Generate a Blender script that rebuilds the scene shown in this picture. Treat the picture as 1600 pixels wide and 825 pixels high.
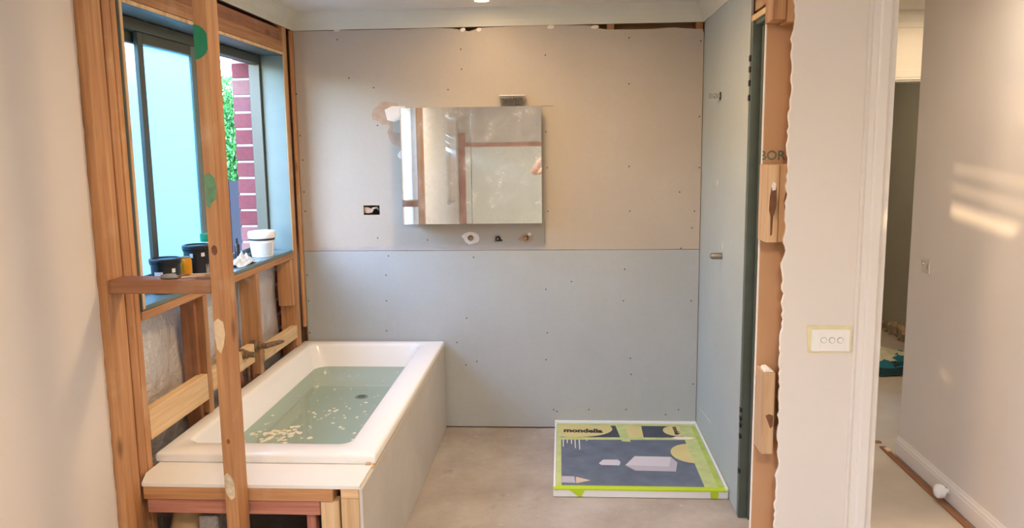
import bpy, bmesh, math, random
from mathutils import Matrix, Vector, Euler, noise as mnoise
random.seed(7)
sc = bpy.context.scene
for o in list(bpy.data.objects): bpy.data.objects.remove(o, do_unlink=True)
C = sc.collection

# ------------------------------------------------------------------ camera
cam_d = bpy.data.cameras.new('camera'); cam = bpy.data.objects.new('camera', cam_d); C.objects.link(cam)
cam_d.sensor_width = 36; cam_d.lens = 28.128; cam_d.clip_start = 0.02
R_ = Vector((0.99803859, 0.06134538, -0.01247892)); U_ = Vector((0.00346382, 0.14491862, 0.98943751)); F_ = Vector((-0.06250584, 0.98754004, -0.14442189))
m = Matrix.Identity(4)
for i in range(3):
    m[i][0] = R_[i]; m[i][1] = U_[i]; m[i][2] = -F_[i]
m[0][3], m[1][3], m[2][3] = 0, 0, 1.65
cam.matrix_world = m
sc.camera = cam

# ------------------------------------------------------------------ world, sun, exposure
SUN_AZ = (0.52, 0.854); SUN_ALT = math.radians(3.0)
w = bpy.data.worlds.new('sky'); sc.world = w; w.use_nodes = True
nt = w.node_tree; nt.nodes.clear()
out = nt.nodes.new('ShaderNodeOutputWorld'); bg = nt.nodes.new('ShaderNodeBackground')
sky = nt.nodes.new('ShaderNodeTexSky'); sky.sky_type = 'NISHITA'; sky.sun_disc = False
sky.sun_elevation = math.radians(32); sky.sun_rotation = math.radians(211.3); sky.air_density = 1.0; sky.dust_density = 0.2; sky.ozone_density = 3.0
bg.inputs[1].default_value = 3.1
nt.links.new(sky.outputs[0], bg.inputs[0]); nt.links.new(bg.outputs[0], out.inputs[0])
sd = bpy.data.lights.new('sun', 'SUN'); sd.energy = 5.0; sd.angle = math.radians(0.53); sd.color = (1.0, 0.72, 0.42)
so = bpy.data.objects.new('sun', sd); C.objects.link(so)
sdir = Vector((SUN_AZ[0]*math.cos(SUN_ALT), SUN_AZ[1]*math.cos(SUN_ALT), -math.sin(SUN_ALT)))
so.rotation_euler = sdir.to_track_quat('-Z', 'Y').to_euler(); so.location = (-6, -9, 3)
vs = sc.view_settings; vs.view_transform = 'Standard'; vs.look = 'None'; vs.gamma = 1.0; vs.exposure = 0.1; vs.use_curve_mapping = False

# ------------------------------------------------------------------ materials
def srgb(r, g, b):
    f = lambda c: (c/255/12.92) if c/255 <= 0.04045 else ((c/255+0.055)/1.055)**2.4
    return (f(r), f(g), f(b), 1)
class NT:
    def __init__(s, name):
        s.m = bpy.data.materials.new(name); s.m.use_nodes = True
        s.t = s.m.node_tree; s.b = s.t.nodes['Principled BSDF']; s.o = s.t.nodes['Material Output']
    def n(s, kind, **kw):
        n = s.t.nodes.new('ShaderNode'+kind)
        for k, v in kw.items(): setattr(n, k, v)
        return n
    def l(s, a, b): s.t.links.new(a, b)
    def coords(s, scale=(1,1,1), rnd=False):
        tc = s.n('TexCoord'); mp = s.n('Mapping'); mp.inputs['Scale'].default_value = scale
        if rnd:
            oi = s.n('ObjectInfo'); mu = s.n('VectorMath', operation='SCALE'); mu.inputs[0].default_value = (37.1, 21.7, 53.3)
            s.l(oi.outputs['Random'], mu.inputs['Scale']); ad = s.n('VectorMath', operation='ADD')
            s.l(tc.outputs['Object'], ad.inputs[0]); s.l(mu.outputs[0], ad.inputs[1]); s.l(ad.outputs[0], mp.inputs[0])
        else: s.l(tc.outputs['Object'], mp.inputs[0])
        return mp.outputs[0]
    def noise(s, vec, scale, detail=3, rough=.5):
        n = s.n('TexNoise'); n.inputs['Scale'].default_value = scale; n.inputs['Detail'].default_value = detail; n.inputs['Roughness'].default_value = rough
        s.l(vec, n.inputs['Vector']); return n.outputs['Fac']
    def ramp(s, fac, stops):
        r = s.n('ValToRGB'); e = r.color_ramp.elements
        while len(e) < len(stops): e.new(0.5)
        for i, (p, c) in enumerate(stops): e[i].position = p; e[i].color = c
        s.l(fac, r.inputs[0]); return r.outputs[0]
    def mix(s, fac, a, b, mode='MIX'):
        x = s.n('MixRGB', blend_type=mode)
        for i, v in ((0, fac), (1, a), (2, b)):
            if hasattr(v, 'links') or hasattr(v, 'is_linked'): s.l(v, x.inputs[i])
            else: x.inputs[i].default_value = v
        return x.outputs[0]
    def bump(s, h, strength=.2, dist=.01):
        b = s.n('Bump'); b.inputs['Strength'].default_value = strength; b.inputs['Distance'].default_value = dist
        s.l(h, b.inputs['Height']); s.l(b.outputs[0], s.b.inputs['Normal'])
W1 = (1,1,1,1); B1 = (0,0,0,1)
def plain(name, col, rough=.6, metal=0, spec=.5, var=0, vscale=8, bump=0, bscale=60):
    N = NT(name); N.b.inputs['Roughness'].default_value = rough; N.b.inputs['Metallic'].default_value = metal
    N.b.inputs['Specular IOR Level'].default_value = spec
    v = N.coords()
    if var:
        f = N.noise(v, vscale, 4)
        d = tuple(max(0, c*(1-var)) for c in col[:3])+(1,); l = tuple(min(1, c*(1+var)) for c in col[:3])+(1,)
        N.l(N.ramp(f, [(.3, d), (.7, l)]), N.b.inputs['Base Color'])
    else: N.b.inputs['Base Color'].default_value = col
    if bump: N.bump(N.noise(v, bscale, 3), bump, .004)
    return N.m
def wood(name, dark, mid, light, pale=.0, rough=.65):
    N = NT(name); v = N.coords((1,1,1), True)
    ms = N.n('Mapping'); ms.inputs['Scale'].default_value = (17, 17, .9); N.l(v, ms.inputs[0])
    g = N.noise(ms.outputs[0], 1.6, 5, .6)
    m2 = N.n('Mapping'); m2.inputs['Scale'].default_value = (60, 60, 2.0); N.l(v, m2.inputs[0])
    wv = N.noise(m2.outputs[0], 2.2, 2)
    col = N.ramp(g, [(.28, dark), (.5, mid), (.74, light)])
    col = N.mix(.22, col, N.ramp(wv, [(.35, dark), (.65, light)]))
    oi = N.n('ObjectInfo'); rv = N.ramp(oi.outputs['Random'], [(0, (.80,.78,.76,1)), (1, (1.12,1.1,1.08,1))])
    col = N.mix(1, col, rv, 'MULTIPLY')
    mk = N.n('Mapping'); mk.inputs['Scale'].default_value = (1, 1, .45); N.l(v, mk.inputs[0])
    vo = N.n('TexVoronoi'); vo.inputs['Scale'].default_value = 7; N.l(mk.outputs[0], vo.inputs['Vector'])
    kn = N.ramp(vo.outputs['Distance'], [(.05, W1), (.16, B1)])
    kb = N.n('Math', operation='MULTIPLY'); N.l(kn, kb.inputs[0]); kb.inputs[1].default_value = .75
    col = N.mix(kb.outputs[0], col, tuple(c*.45 for c in dark[:3])+(1,))
    if pale:
        pf = N.ramp(N.noise(v, 3.5, 4, .6), [(.56, B1), (.68, (pale,)*3+(1,))])
        col = N.mix(pf, col, srgb(222, 196, 160))
    N.l(col, N.b.inputs['Base Color']); N.b.inputs['Roughness'].default_value = rough
    N.bump(g, .15, .004)
    return N.m
PINE = wood('pine_orange', srgb(152,102,64), srgb(190,138,92), srgb(212,166,118), .30)
PINE_D = wood('pine_dark', srgb(122,80,54), srgb(156,106,74), srgb(180,128,92), .15)
PINE_P = wood('pine_pale', srgb(196,156,110), srgb(222,188,142), srgb(238,212,172), .3)
PINE_R = wood('pine_reddish', srgb(150,90,78), srgb(186,124,104), srgb(208,150,126), .15)
PINE_G = wood('pine_grimy', srgb(178,138,100), srgb(216,174,130), srgb(234,202,162), .6)
PAINT = plain('wall_paint_warm_white', srgb(226,218,210), .55, var=.02, vscale=3, bump=.04, bscale=180)
PAINT_W = plain('gloss_trim_white', srgb(232,226,220), .35)
CEIL = plain('ceiling_white', srgb(226,222,212), .8, var=.02)
CORN = plain('cornice_cream', srgb(218,216,200), .7, var=.03)
def board(name, a, b):
    N = NT(name); v = N.coords()
    c = N.ramp(N.noise(v, 2.2, 5, .6), [(.3, a), (.7, b)])
    f = N.ramp(N.noise(v, 55, 3), [(.35, (.985,.985,.985,1)), (.65, (1.01,1.01,1.01,1))])
    N.l(N.mix(1, c, f, 'MULTIPLY'), N.b.inputs['Base Color']); N.b.inputs['Roughness'].default_value = .72
    N.bump(N.noise(v, 220, 2), .06, .002); return N.m
SHEET = board('wet_area_board', srgb(184,174,160), srgb(191,181,167))
SHEET_B = board('wet_area_board_blue', srgb(172,177,177), srgb(179,184,184))
FIBRE = board('fibre_cement', srgb(196,190,180), srgb(210,204,194))
KRAFT = plain('kraft_paper_backing', srgb(196,152,112), .85, var=.06, vscale=4)
PAPERTORN = plain('torn_brown_paper', srgb(188,160,138), .9, var=.08, vscale=30)
GYPSUM = plain('gypsum_white', srgb(242,232,222), .9, var=.03, vscale=40)
DARK = plain('dark_void', srgb(34,28,24), .9)
GREEN_F = plain('dark_green_frame_paint', srgb(84,97,89), .38, var=.10, vscale=14)
GREEN_R = plain('grey_green_reveal_paint', srgb(104,124,122), .45, var=.05, vscale=9)
ALU = plain('window_frame_bronze_green', srgb(72,78,70), .35, spec=.5)
GREENPAINT = plain('green_marking_paint', srgb(20,128,90), .6)
GREENWORN = plain('worn_green_marking', srgb(104,148,112), .8, var=.2, vscale=40)
FILLER = plain('filler_smear', srgb(222,196,158), .9, var=.08, vscale=50)
ACRYL = plain('bath_acrylic_white', srgb(246,244,240), .14)
TRAYW = plain('shower_tray_white', srgb(240,242,242), .2)
BLACKP = plain('black_plastic', srgb(24,26,32), .35)
WHITEP = plain('white_plastic', srgb(242,244,244), .3)
LABELW = plain('label_white', srgb(228,230,232), .5)
GREENP = plain('green_cap_plastic', srgb(8,138,92), .35)
YELLOWC = plain('yellow_can', srgb(222,152,20), .3, metal=.2)
GREYM = plain('grey_metal', srgb(150,148,142), .35, metal=.8)
GRIMY = plain('grimy_brass', srgb(128,104,80), .6, metal=.4, var=.3, vscale=50)
BRASS = plain('tarnished_brass', srgb(170,146,110), .4, metal=.7, var=.2, vscale=60)
COPPER = plain('dull_copper', srgb(150,96,74), .45, metal=.7)
CHROME = plain('chrome', srgb(210,210,208), .15, metal=1)
STEEL = plain('galvanised', srgb(168,170,170), .4, metal=.8)
BLACKR = plain('black_rubber', srgb(40,40,40), .6)
TAPE = plain('lime_masking_tape', srgb(186,214,44), .5)
TAPE_P = plain('lime_masking_tape_dusty', srgb(192,206,140), .6, var=.12, vscale=16)
TAPE_Y = plain('yellowed_masking_tape', srgb(226,214,172), .6, var=.05, vscale=40)
CARD = plain('slate_printed_card', srgb(98,110,130), .55, var=.22, vscale=9)
CARD_D = plain('dark_printed_card', srgb(62,70,88), .55, var=.2, vscale=12)
CARD_T = plain('sand_printed_card', srgb(214,202,142), .6, var=.05, vscale=9)
PRINT_L = plain('pale_print', srgb(206,204,214), .55)
PRINT_LS = plain('pale_print_side', srgb(184,182,196), .55)
PRINT_K = plain('dark_print_ink', srgb(64,58,54), .6)
INK_G = plain('green_grey_ink', srgb(112,118,88), .8, var=.12, vscale=50)
STAIN = plain('rust_stain', srgb(118,78,54), .9, var=.25, vscale=60)
SCREWM = plain('screw_dark', srgb(70,66,66), .5)
SWITCHW = plain('switch_white', srgb(240,238,232), .3)
CLEARP = None
FAB_T = plain('teal_towel', srgb(40,122,140), .95, var=.15, vscale=40, bump=.6, bscale=220)
FAB_W = plain('cream_towel', srgb(222,216,186), .95, var=.08, vscale=40, bump=.6, bscale=220)
FAB_D = plain('dark_teal_towel', srgb(36,66,72), .95, var=.15, vscale=40, bump=.6, bscale=220)
RAG = plain('white_rag', srgb(224,228,226), .9, var=.05, vscale=30)
HALLGREY = plain('grey_green_wall_paint', srgb(176,172,152), .4, var=.03)
RUBBLE = plain('rubble_plaster', srgb(196,170,138), .95, var=.25, vscale=25)
LUMP = plain('grey_stone', srgb(150,146,142), .9, var=.2, vscale=60)
BRICKM = None
def concrete():
    N = NT('dusty_concrete'); v = N.coords()
    a = N.ramp(N.noise(v, 2.6, 6, .65), [(.3, srgb(150,140,132)), (.55, srgb(170,162,154)), (.75, srgb(186,180,176))])
    d = N.ramp(N.noise(v, 24, 5, .7), [(.62, B1), (.74, (.6,.6,.6,1))])
    c = N.mix(d, a, srgb(206,202,200))
    s = N.ramp(N.noise(v, 9, 3), [(.66, B1), (.76, (.35,.35,.35,1))])
    c = N.mix(s, c, srgb(132,118,106))
    N.l(c, N.b.inputs['Base Color']); N.b.inputs['Roughness'].default_value = .75
    N.bump(N.noise(v, 60, 4), .15, .003); return N.m
CONC = concrete()
CARPET = plain('beige_underlay', srgb(208,194,174), .95, var=.09, vscale=3.5, bump=.4, bscale=240)
def brickmat():
    N = NT('red_brick'); v = N.coords((1,1,1), True)
    oi = N.n('ObjectInfo'); base = N.ramp(oi.outputs['Random'], [(0, srgb(112,56,60)), (.5, srgb(122,66,70)), (.8, srgb(126,80,84)), (1, srgb(150,116,108))])
    f = N.ramp(N.noise(v, 40, 4), [(.3, (.88,.88,.88,1)), (.7, (1.06,1.06,1.06,1))])
    N.l(N.mix(1, base, f, 'MULTIPLY'), N.b.inputs['Base Color']); N.b.inputs['Roughness'].default_value = .9
    N.bump(N.noise(v, 90, 3), .3, .004); return N.m
BRICKM = brickmat()
def brickwall():
    N = NT('red_brickwork'); v = N.coords(); sp = N.n('SeparateXYZ'); N.l(v, sp.inputs[0]); cb = N.n('CombineXYZ')
    ad = N.n('Math', operation='ADD'); N.l(sp.outputs[0], ad.inputs[0]); N.l(sp.outputs[1], ad.inputs[1])
    N.l(ad.outputs[0], cb.inputs[0]); N.l(sp.outputs[2], cb.inputs[1])
    b = N.n('TexBrick'); b.inputs['Scale'].default_value = 1; b.inputs['Brick Width'].default_value = .24; b.inputs['Row Height'].default_value = .0895
    b.inputs['Mortar Size'].default_value = .01; b.inputs['Color1'].default_value = srgb(178,90,88); b.inputs['Color2'].default_value = srgb(196,112,104); b.inputs['Mortar'].default_value = srgb(214,204,196)
    N.l(cb.outputs[0], b.inputs['Vector']); N.l(b.outputs['Color'], N.b.inputs['Base Color']); N.b.inputs['Roughness'].default_value = .9; return N.m
BRICKW = brickwall()
MORTAR = plain('mortar', srgb(176,168,164), .95)
def foil():
    N = NT('crumpled_foil'); v = N.coords()
    N.b.inputs['Base Color'].default_value = srgb(232,230,228); N.b.inputs['Metallic'].default_value = .55; N.b.inputs['Roughness'].default_value = .36
    N.bump(N.noise(v, 16, 6, .65), .9, .03); return N.m
FOIL = foil()
def mirrorm():
    N = NT('dusty_mirror'); v = N.coords()
    N.b.inputs['Base Color'].default_value = (.86,.89,.87,1); N.b.inputs['Metallic'].default_value = 1; N.b.inputs['Roughness'].default_value = .015
    df = N.n('BsdfDiffuse'); df.inputs[0].default_value = (.8,.8,.78,1)
    a = N.ramp(N.noise(v, 9, 9, .72), [(.45, (.07,.07,.07,1)), (.58, (.18,.18,.18,1)), (.70, (.45,.45,.45,1))])
    mx = N.n('MixShader'); N.l(a, mx.inputs[0]); N.l(N.b.outputs[0], mx.inputs[1]); N.l(df.outputs[0], mx.inputs[2]); N.l(mx.outputs[0], N.o.inputs[0])
    return N.m
MIRROR = mirrorm()
def frosted():
    N = NT('frosted_glass'); tr = N.n('BsdfTranslucent'); tr.inputs[0].default_value = (.54,.82,.89,1)
    rf = N.n('BsdfRefraction'); rf.inputs[0].default_value = (.78,.93,.97,1); rf.inputs['Roughness'].default_value = .45; rf.inputs['IOR'].default_value = 1.25
    gl = N.n('BsdfGlossy'); gl.inputs['Roughness'].default_value = .35
    a = N.n('MixShader'); a.inputs[0].default_value = .5; N.l(tr.outputs[0], a.inputs[1]); N.l(rf.outputs[0], a.inputs[2])
    b = N.n('MixShader'); b.inputs[0].default_value = .04; N.l(a.outputs[0], b.inputs[1]); N.l(gl.outputs[0], b.inputs[2])
    N.l(b.outputs[0], N.o.inputs[0]); return N.m
FROST = frosted()
def waterm():
    N = NT('green_tinted_water'); tp = N.n('BsdfTransparent'); tp.inputs[0].default_value = (.74,.88,.83,1)
    gl = N.n('BsdfGlossy'); gl.inputs['Roughness'].default_value = .03
    fr = N.n('Fresnel'); fr.inputs[0].default_value = 1.33
    df = N.n('BsdfDiffuse'); df.inputs[0].default_value = srgb(178,196,184)
    a = N.n('MixShader'); a.inputs[0].default_value = .22; N.l(tp.outputs[0], a.inputs[1]); N.l(df.outputs[0], a.inputs[2])
    b = N.n('MixShader'); N.l(fr.outputs[0], b.inputs[0]); N.l(a.outputs[0], b.inputs[1]); N.l(gl.outputs[0], b.inputs[2])
    N.l(b.outputs[0], N.o.inputs[0]); return N.m
WATER = waterm()
def clearp():
    N = NT('clear_plastic'); tp = N.n('BsdfTransparent'); tp.inputs[0].default_value = (.9,.9,.88,1)
    gl = N.n('BsdfGlossy'); gl.inputs['Roughness'].default_value = .12
    a = N.n('MixShader'); a.inputs[0].default_value = .18; N.l(tp.outputs[0], a.inputs[1]); N.l(gl.outputs[0], a.inputs[2]); N.l(a.outputs[0], N.o.inputs[0]); return N.m
CLEARP = clearp()
def emit(name, col, s):
    N = NT(name); e = N.n('Emission'); e.inputs[0].default_value = col; e.inputs[1].default_value = s; N.l(e.outputs[0], N.o.inputs[0]); return N.m
def leafm():
    N = NT('hedge_leaf'); v = N.coords()
    c = N.ramp(N.noise(v, 30, 3), [(.3, srgb(36,104,40)), (.5, srgb(70,150,70)), (.7, srgb(150,200,110))])
    N.l(c, N.b.inputs['Base Color']); N.b.inputs['Roughness'].default_value = .5; return N.m
LEAF = leafm()
HEDGECORE = plain('hedge_shade_green', srgb(40,72,40), .9, var=.3, vscale=14)
FENCEM = plain('dark_steel_fence', srgb(52,52,62), .9, spec=.08)
SOIL = plain('paving_grey', srgb(176,172,166), .9, var=.1)
SHEER = None

# ------------------------------------------------------------------ helpers
WM = {}
def link(o, mat, parent, loc=(0,0,0), rot=None):
    M = Matrix.Translation(loc)
    if rot is not None: M = M @ rot.to_4x4()
    C.objects.link(o)
    if parent is not None:
        o.parent = parent; o.matrix_parent_inverse = WM[parent.name].inverted()
    o.matrix_basis = M; WM[o.name] = M
    if mat is not None: o.data.materials.append(mat)
    return o
def meta(o, label=None, cat=None, group=None, kind=None):
    if label: o['label'] = label
    if cat: o['category'] = cat
    if group: o['group'] = group
    if kind: o['kind'] = kind
    return o
def empty(name, loc=(0,0,0), label=None, cat=None, kind=None, group=None):
    o = bpy.data.objects.new(name, None); o.empty_display_size = .05; link(o, None, None, loc); return meta(o, label, cat, group, kind)
def from_bm(name, bm, mat, parent=None, loc=(0,0,0), rot=None, smooth=False):
    me = bpy.data.meshes.new(name); bmesh.ops.recalc_face_normals(bm, faces=bm.faces); bm.to_mesh(me); bm.free()
    if smooth:
        for p in me.polygons: p.use_smooth = True
    return link(bpy.data.objects.new(name, me), mat, parent, loc, rot)
def bm_box(bm, c, s, bev=0, rot=None):
    M = Matrix.Translation(c)
    if rot is not None: M = M @ rot.to_4x4()
    r = bmesh.ops.create_cube(bm, size=1, matrix=M @ Matrix.Diagonal((s[0], s[1], s[2], 1)))
    if bev:
        es = {e for v in r['verts'] for e in v.link_edges}
        bmesh.ops.bevel(bm, geom=list(es), offset=bev, segments=1, affect='EDGES', profile=.5)
def box(name, x, y, z, mat, parent=None, bev=0):
    c = ((x[0]+x[1])/2, (y[0]+y[1])/2, (z[0]+z[1])/2); s = (abs(x[1]-x[0]), abs(y[1]-y[0]), abs(z[1]-z[0]))
    bm = bmesh.new(); bm_box(bm, (0,0,0), s, bev); return from_bm(name, bm, mat, parent, c)
def boxes(name, lst, mat, parent=None, bev=0, org=None):
    x, y, z = lst[0]; o = org or ((x[0]+x[1])/2, (y[0]+y[1])/2, min(z)); bm = bmesh.new()
    for x, y, z in lst:
        bm_box(bm, ((x[0]+x[1])/2-o[0], (y[0]+y[1])/2-o[1], (z[0]+z[1])/2-o[2]), (abs(x[1]-x[0]), abs(y[1]-y[0]), abs(z[1]-z[0])), bev)
    return from_bm(name, bm, mat, parent, o)
RX = {'z': Matrix.Identity(3), 'x': Matrix.Rotation(math.pi/2, 3, 'Y'), 'y': Matrix.Rotation(-math.pi/2, 3, 'X')}
def timber(name, x, y, z, mat, parent=None, axis='z', bev=.002, twist=None):
    c = ((x[0]+x[1])/2, (y[0]+y[1])/2, (z[0]+z[1])/2); s = Vector((abs(x[1]-x[0]), abs(y[1]-y[0]), abs(z[1]-z[0])))
    R = RX[axis]; ls = R.inverted() @ s; ls = Vector([abs(v) for v in ls])
    bm = bmesh.new(); bm_box(bm, (0,0,0), ls, bev)
    return from_bm(name, bm, mat, parent, c, (twist @ R) if twist is not None else R)
def bm_lathe(bm, prof, seg=32, c=(0,0,0), cap=True, rot=None):
    M = Matrix.Translation(c)
    if rot is not None: M = M @ rot.to_4x4()
    rings = []
    for r, z in prof:
        rings.append([bm.verts.new(M @ Vector((max(r, 1e-4)*math.cos(2*math.pi*i/seg), max(r, 1e-4)*math.sin(2*math.pi*i/seg), z))) for i in range(seg)])
    for a, b in zip(rings, rings[1:]):
        for i in range(seg): bm.faces.new((a[i], a[(i+1) % seg], b[(i+1) % seg], b[i]))
    if cap:
        bm.faces.new(rings[0][::-1]); bm.faces.new(rings[-1])
def lathe(name, prof, loc, mat, parent=None, seg=32, rot=None, smooth=True, cap=True):
    bm = bmesh.new(); bm_lathe(bm, prof, seg, cap=cap)
    o = from_bm(name, bm, mat, parent, loc, rot, smooth)
    if smooth: sharp(o)
    return o
def sharp(o, ang=35):
    me = o.data; bm = bmesh.new(); bm.from_mesh(me)
    for e in bm.edges:
        if len(e.link_faces) == 2 and e.calc_face_angle(0) > math.radians(ang): e.smooth = False
    bm.to_mesh(me); bm.free()
def tube(name, pts, r, mat, parent=None, seg=10, loc=(0,0,0)):
    bm = bmesh.new(); pts = [Vector(p) for p in pts]; rings = []; rr = r if hasattr(r, '__len__') else [r]*len(pts)
    up = Vector((0,0,1))
    for i, p in enumerate(pts):
        t = (pts[min(i+1, len(pts)-1)]-pts[max(i-1, 0)]).normalized()
        a = t.cross(up);
        if a.length < .05: a = t.cross(Vector((1,0,0)))
        a.normalize(); b = t.cross(a)
        rings.append([bm.verts.new(p+rr[i]*(math.cos(2*math.pi*k/seg)*a+math.sin(2*math.pi*k/seg)*b)) for k in range(seg)])
    for a, b in zip(rings, rings[1:]):
        for i in range(seg): bm.faces.new((a[i], a[(i+1) % seg], b[(i+1) % seg], b[i]))
    bm.faces.new(rings[0][::-1]); bm.faces.new(rings[-1])
    return from_bm(name, bm, mat, parent, loc, None, True)
def prism(name, pts, axis, a, b, mat, parent=None, org=None):
    """2D polygon extruded from a to b along axis; pts are the two remaining coordinates in xyz order"""
    bm = bmesh.new(); o = Vector(org or (0,0,0))
    def P(q, d):
        if axis == 'y': v = (q[0], d, q[1])
        elif axis == 'x': v = (d, q[0], q[1])
        else: v = (q[0], q[1], d)
        return Vector(v)-o
    A = [bm.verts.new(P(q, a)) for q in pts]; Bv = [bm.verts.new(P(q, b)) for q in pts]; n = len(pts)
    f1 = bm.faces.new(A); f2 = bm.faces.new(Bv[::-1])
    for i in range(n): bm.faces.new((A[i], A[(i+1) % n], Bv[(i+1) % n], Bv[i]))
    if n > 4: bmesh.ops.triangulate(bm, faces=[f1, f2])
    return from_bm(name, bm, mat, parent, tuple(o))
def ragged(p0, p1, n, amp, rnd=random):
    out = []
    for i in range(n+1):
        t = i/n; x = p0[0]+(p1[0]-p0[0])*t; z = p0[1]+(p1[1]-p0[1])*t
        d = rnd.uniform(-amp, amp) if 0 < i < n else 0
        L = math.hypot(p1[0]-p0[0], p1[1]-p0[1]); out.append((x-(p1[1]-p0[1])/L*d, z+(p1[0]-p0[0])/L*d))
    return out
def blob(name, loc, size, mat, parent=None, seed=0, amp=.35, freq=2.5, sub=3, squash=None):
    bm = bmesh.new(); bmesh.ops.create_icosphere(bm, subdivisions=sub, radius=1)
    for v in bm.verts:
        n = mnoise.fractal(v.co*freq+Vector((seed*7.3, seed*3.1, seed)), 1, 2, 4)
        v.co *= 1+amp*n
        v.co = Vector((v.co.x*size[0], v.co.y*size[1], v.co.z*size[2]))
        if v.co.z < -size[2]*.55: v.co.z = -size[2]*.55
    return from_bm(name, bm, mat, parent, (loc[0], loc[1], loc[2]+size[2]*.55), None, True)
def text(name, s, size, mat, parent, M, clip=None, bold=.012):
    cu = bpy.data.curves.new(name, 'FONT'); cu.body = s; cu.size = size; cu.extrude = .0004; cu.offset = bold*size; cu.resolution_u = 3
    t = bpy.data.objects.new(name, cu); C.objects.link(t); bpy.context.view_layer.update()
    me = bpy.data.meshes.new_from_object(t.evaluated_get(bpy.context.evaluated_depsgraph_get())); bpy.data.objects.remove(t)
    me.transform(M); bm = bmesh.new(); bm.from_mesh(me)
    if clip: bmesh.ops.bisect_plane(bm, geom=bm.verts[:]+bm.edges[:]+bm.faces[:], plane_co=clip[0], plane_no=clip[1], clear_inner=True)
    return from_bm(name, bm, mat, parent)

def strip(name, edge, off0, off1, axis, a, b, mat, parent, flat_to=None):
    """vertical strip that follows a ragged edge [(h, z)]; flat_to: straight far side instead of an offset"""
    bm = bmesh.new(); V = []
    for h, z in edge:
        h0 = h+off0; h1 = flat_to if flat_to is not None else h+off1
        row = []
        for hh, d in ((h0, a), (h1, a), (h1, b), (h0, b)): row.append(bm.verts.new((hh, d, z) if axis == 'y' else (d, hh, z)))
        V.append(row)
    for p_, q_ in zip(V, V[1:]):
        for k in range(4): bm.faces.new((p_[k], p_[(k+1) % 4], q_[(k+1) % 4], q_[k]))
    bm.faces.new(V[0]); bm.faces.new(V[-1][::-1])
    return from_bm(name, bm, mat, parent)
XL = -1.509; D = 4.553; XR = .7785; PY = 2.48; ZC = 2.312; CZ = 2.41
S = 'structure'

# ------------------------------------------------------------------ room shell
meta(box('floor', (-1.8, .84), (2.45, 4.75), (-.1, 0), CONC), 'dusty bare concrete bathroom floor', kind=S)
meta(boxes('floor_hall', [((.84, 3.1), (2.45, 9.1), (-.1, 0)), ((-1.8, 2.7), (-2.95, 2.45), (-.1, 0))], CARPET), 'beige underlay floor of the hall and front room', kind=S)
meta(box('ceiling', (-1.8, 3.1), (-2.95, 9.1), (CZ, CZ+.08), CEIL), 'flat white ceiling', kind=S)

# back wall: framing behind, two wet-area sheets in front
wb = empty('wall_back', (-.36, D, 0), 'back wall lined with two grey blue sheets', kind=S)
box('backing_board', (-1.7, .80), (4.66, 4.70), (0, CZ), KRAFT, wb)
for x in (-1.50, -.93, -.34, .27, .755):
    timber('stud', (x-.02, x+.02), (4.567, 4.657), (0, 2.33), PINE, wb)
timber('top_plate', (-1.55, .80), (4.567, 4.657), (2.333, 2.373), PINE_D, wb, 'x')
def sheet(name, xs, zs, holes, mat, parent, y0=D, y1=D+.010, top=None):
    """gypsum sheet in the XZ plane with rectangular holes; top: ragged polyline replacing the upper edge"""
    bm = bmesh.new(); X = sorted(set(xs+[h for q in holes for h in q[:2]])); Z = sorted(set(zs+[h for q in holes for h in q[2:]]))
    for i in range(len(X)-1):
        for j in range(len(Z)-1):
            cx, cz = (X[i]+X[i+1])/2, (Z[j]+Z[j+1])/2
            if any(q[0] < cx < q[1] and q[2] < cz < q[3] for q in holes): continue
            f = bm.faces.new([bm.verts.new((a, y0, b)) for a, b in ((X[i], Z[j]), (X[i+1], Z[j]), (X[i+1], Z[j+1]), (X[i], Z[j+1]))])
    if top:
        zt = Z[-1]
        for a, b in zip(top, top[1:]):
            bm.faces.new([bm.verts.new((q[0], y0, q[1])) for q in ((a[0], zt), (b[0], zt), b, a)])
    bmesh.ops.remove_doubles(bm, verts=bm.verts, dist=1e-5)
    r = bmesh.ops.extrude_face_region(bm, geom=bm.faces[:])
    for v in r['geom']:
        if isinstance(v, bmesh.types.BMVert): v.co.y = y1
    return from_bm(name, bm, mat, parent)
rr = random.Random(3)
top = [(-1.505, 2.311)]
x = -1.505
while x < .10:
    x += rr.uniform(.05, .11); z = 2.311+rr.uniform(-.004, .001)
    if -.57 < x < -.47: z = 2.289
    top.append((min(x, .12), z))
for x, z in ((.17, 2.305), (.20, 2.290), (.25, 2.283), (.33, 2.281), (.42, 2.280), (.50, 2.279), (.57, 2.284), (.62, 2.285), (.68, 2.279), (.74, 2.276), (.772, 2.274)): top.append((x, z))
sheet('upper_sheet', [-1.505, .776], [1.066, 2.26], [(-1.143, -1.049, 1.273, 1.328), (-.54, -.506, 1.118, 1.152), (-.385, -.351, 1.114, 1.148), (-.226, -.192, 1.117, 1.151), (-.925, -.88, 1.66, 1.74)], SHEET, wb, top=top)
sheet('lower_sheet', [-1.505, .776], [.008, 1.0635], [], SHEET_B, wb)
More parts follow.
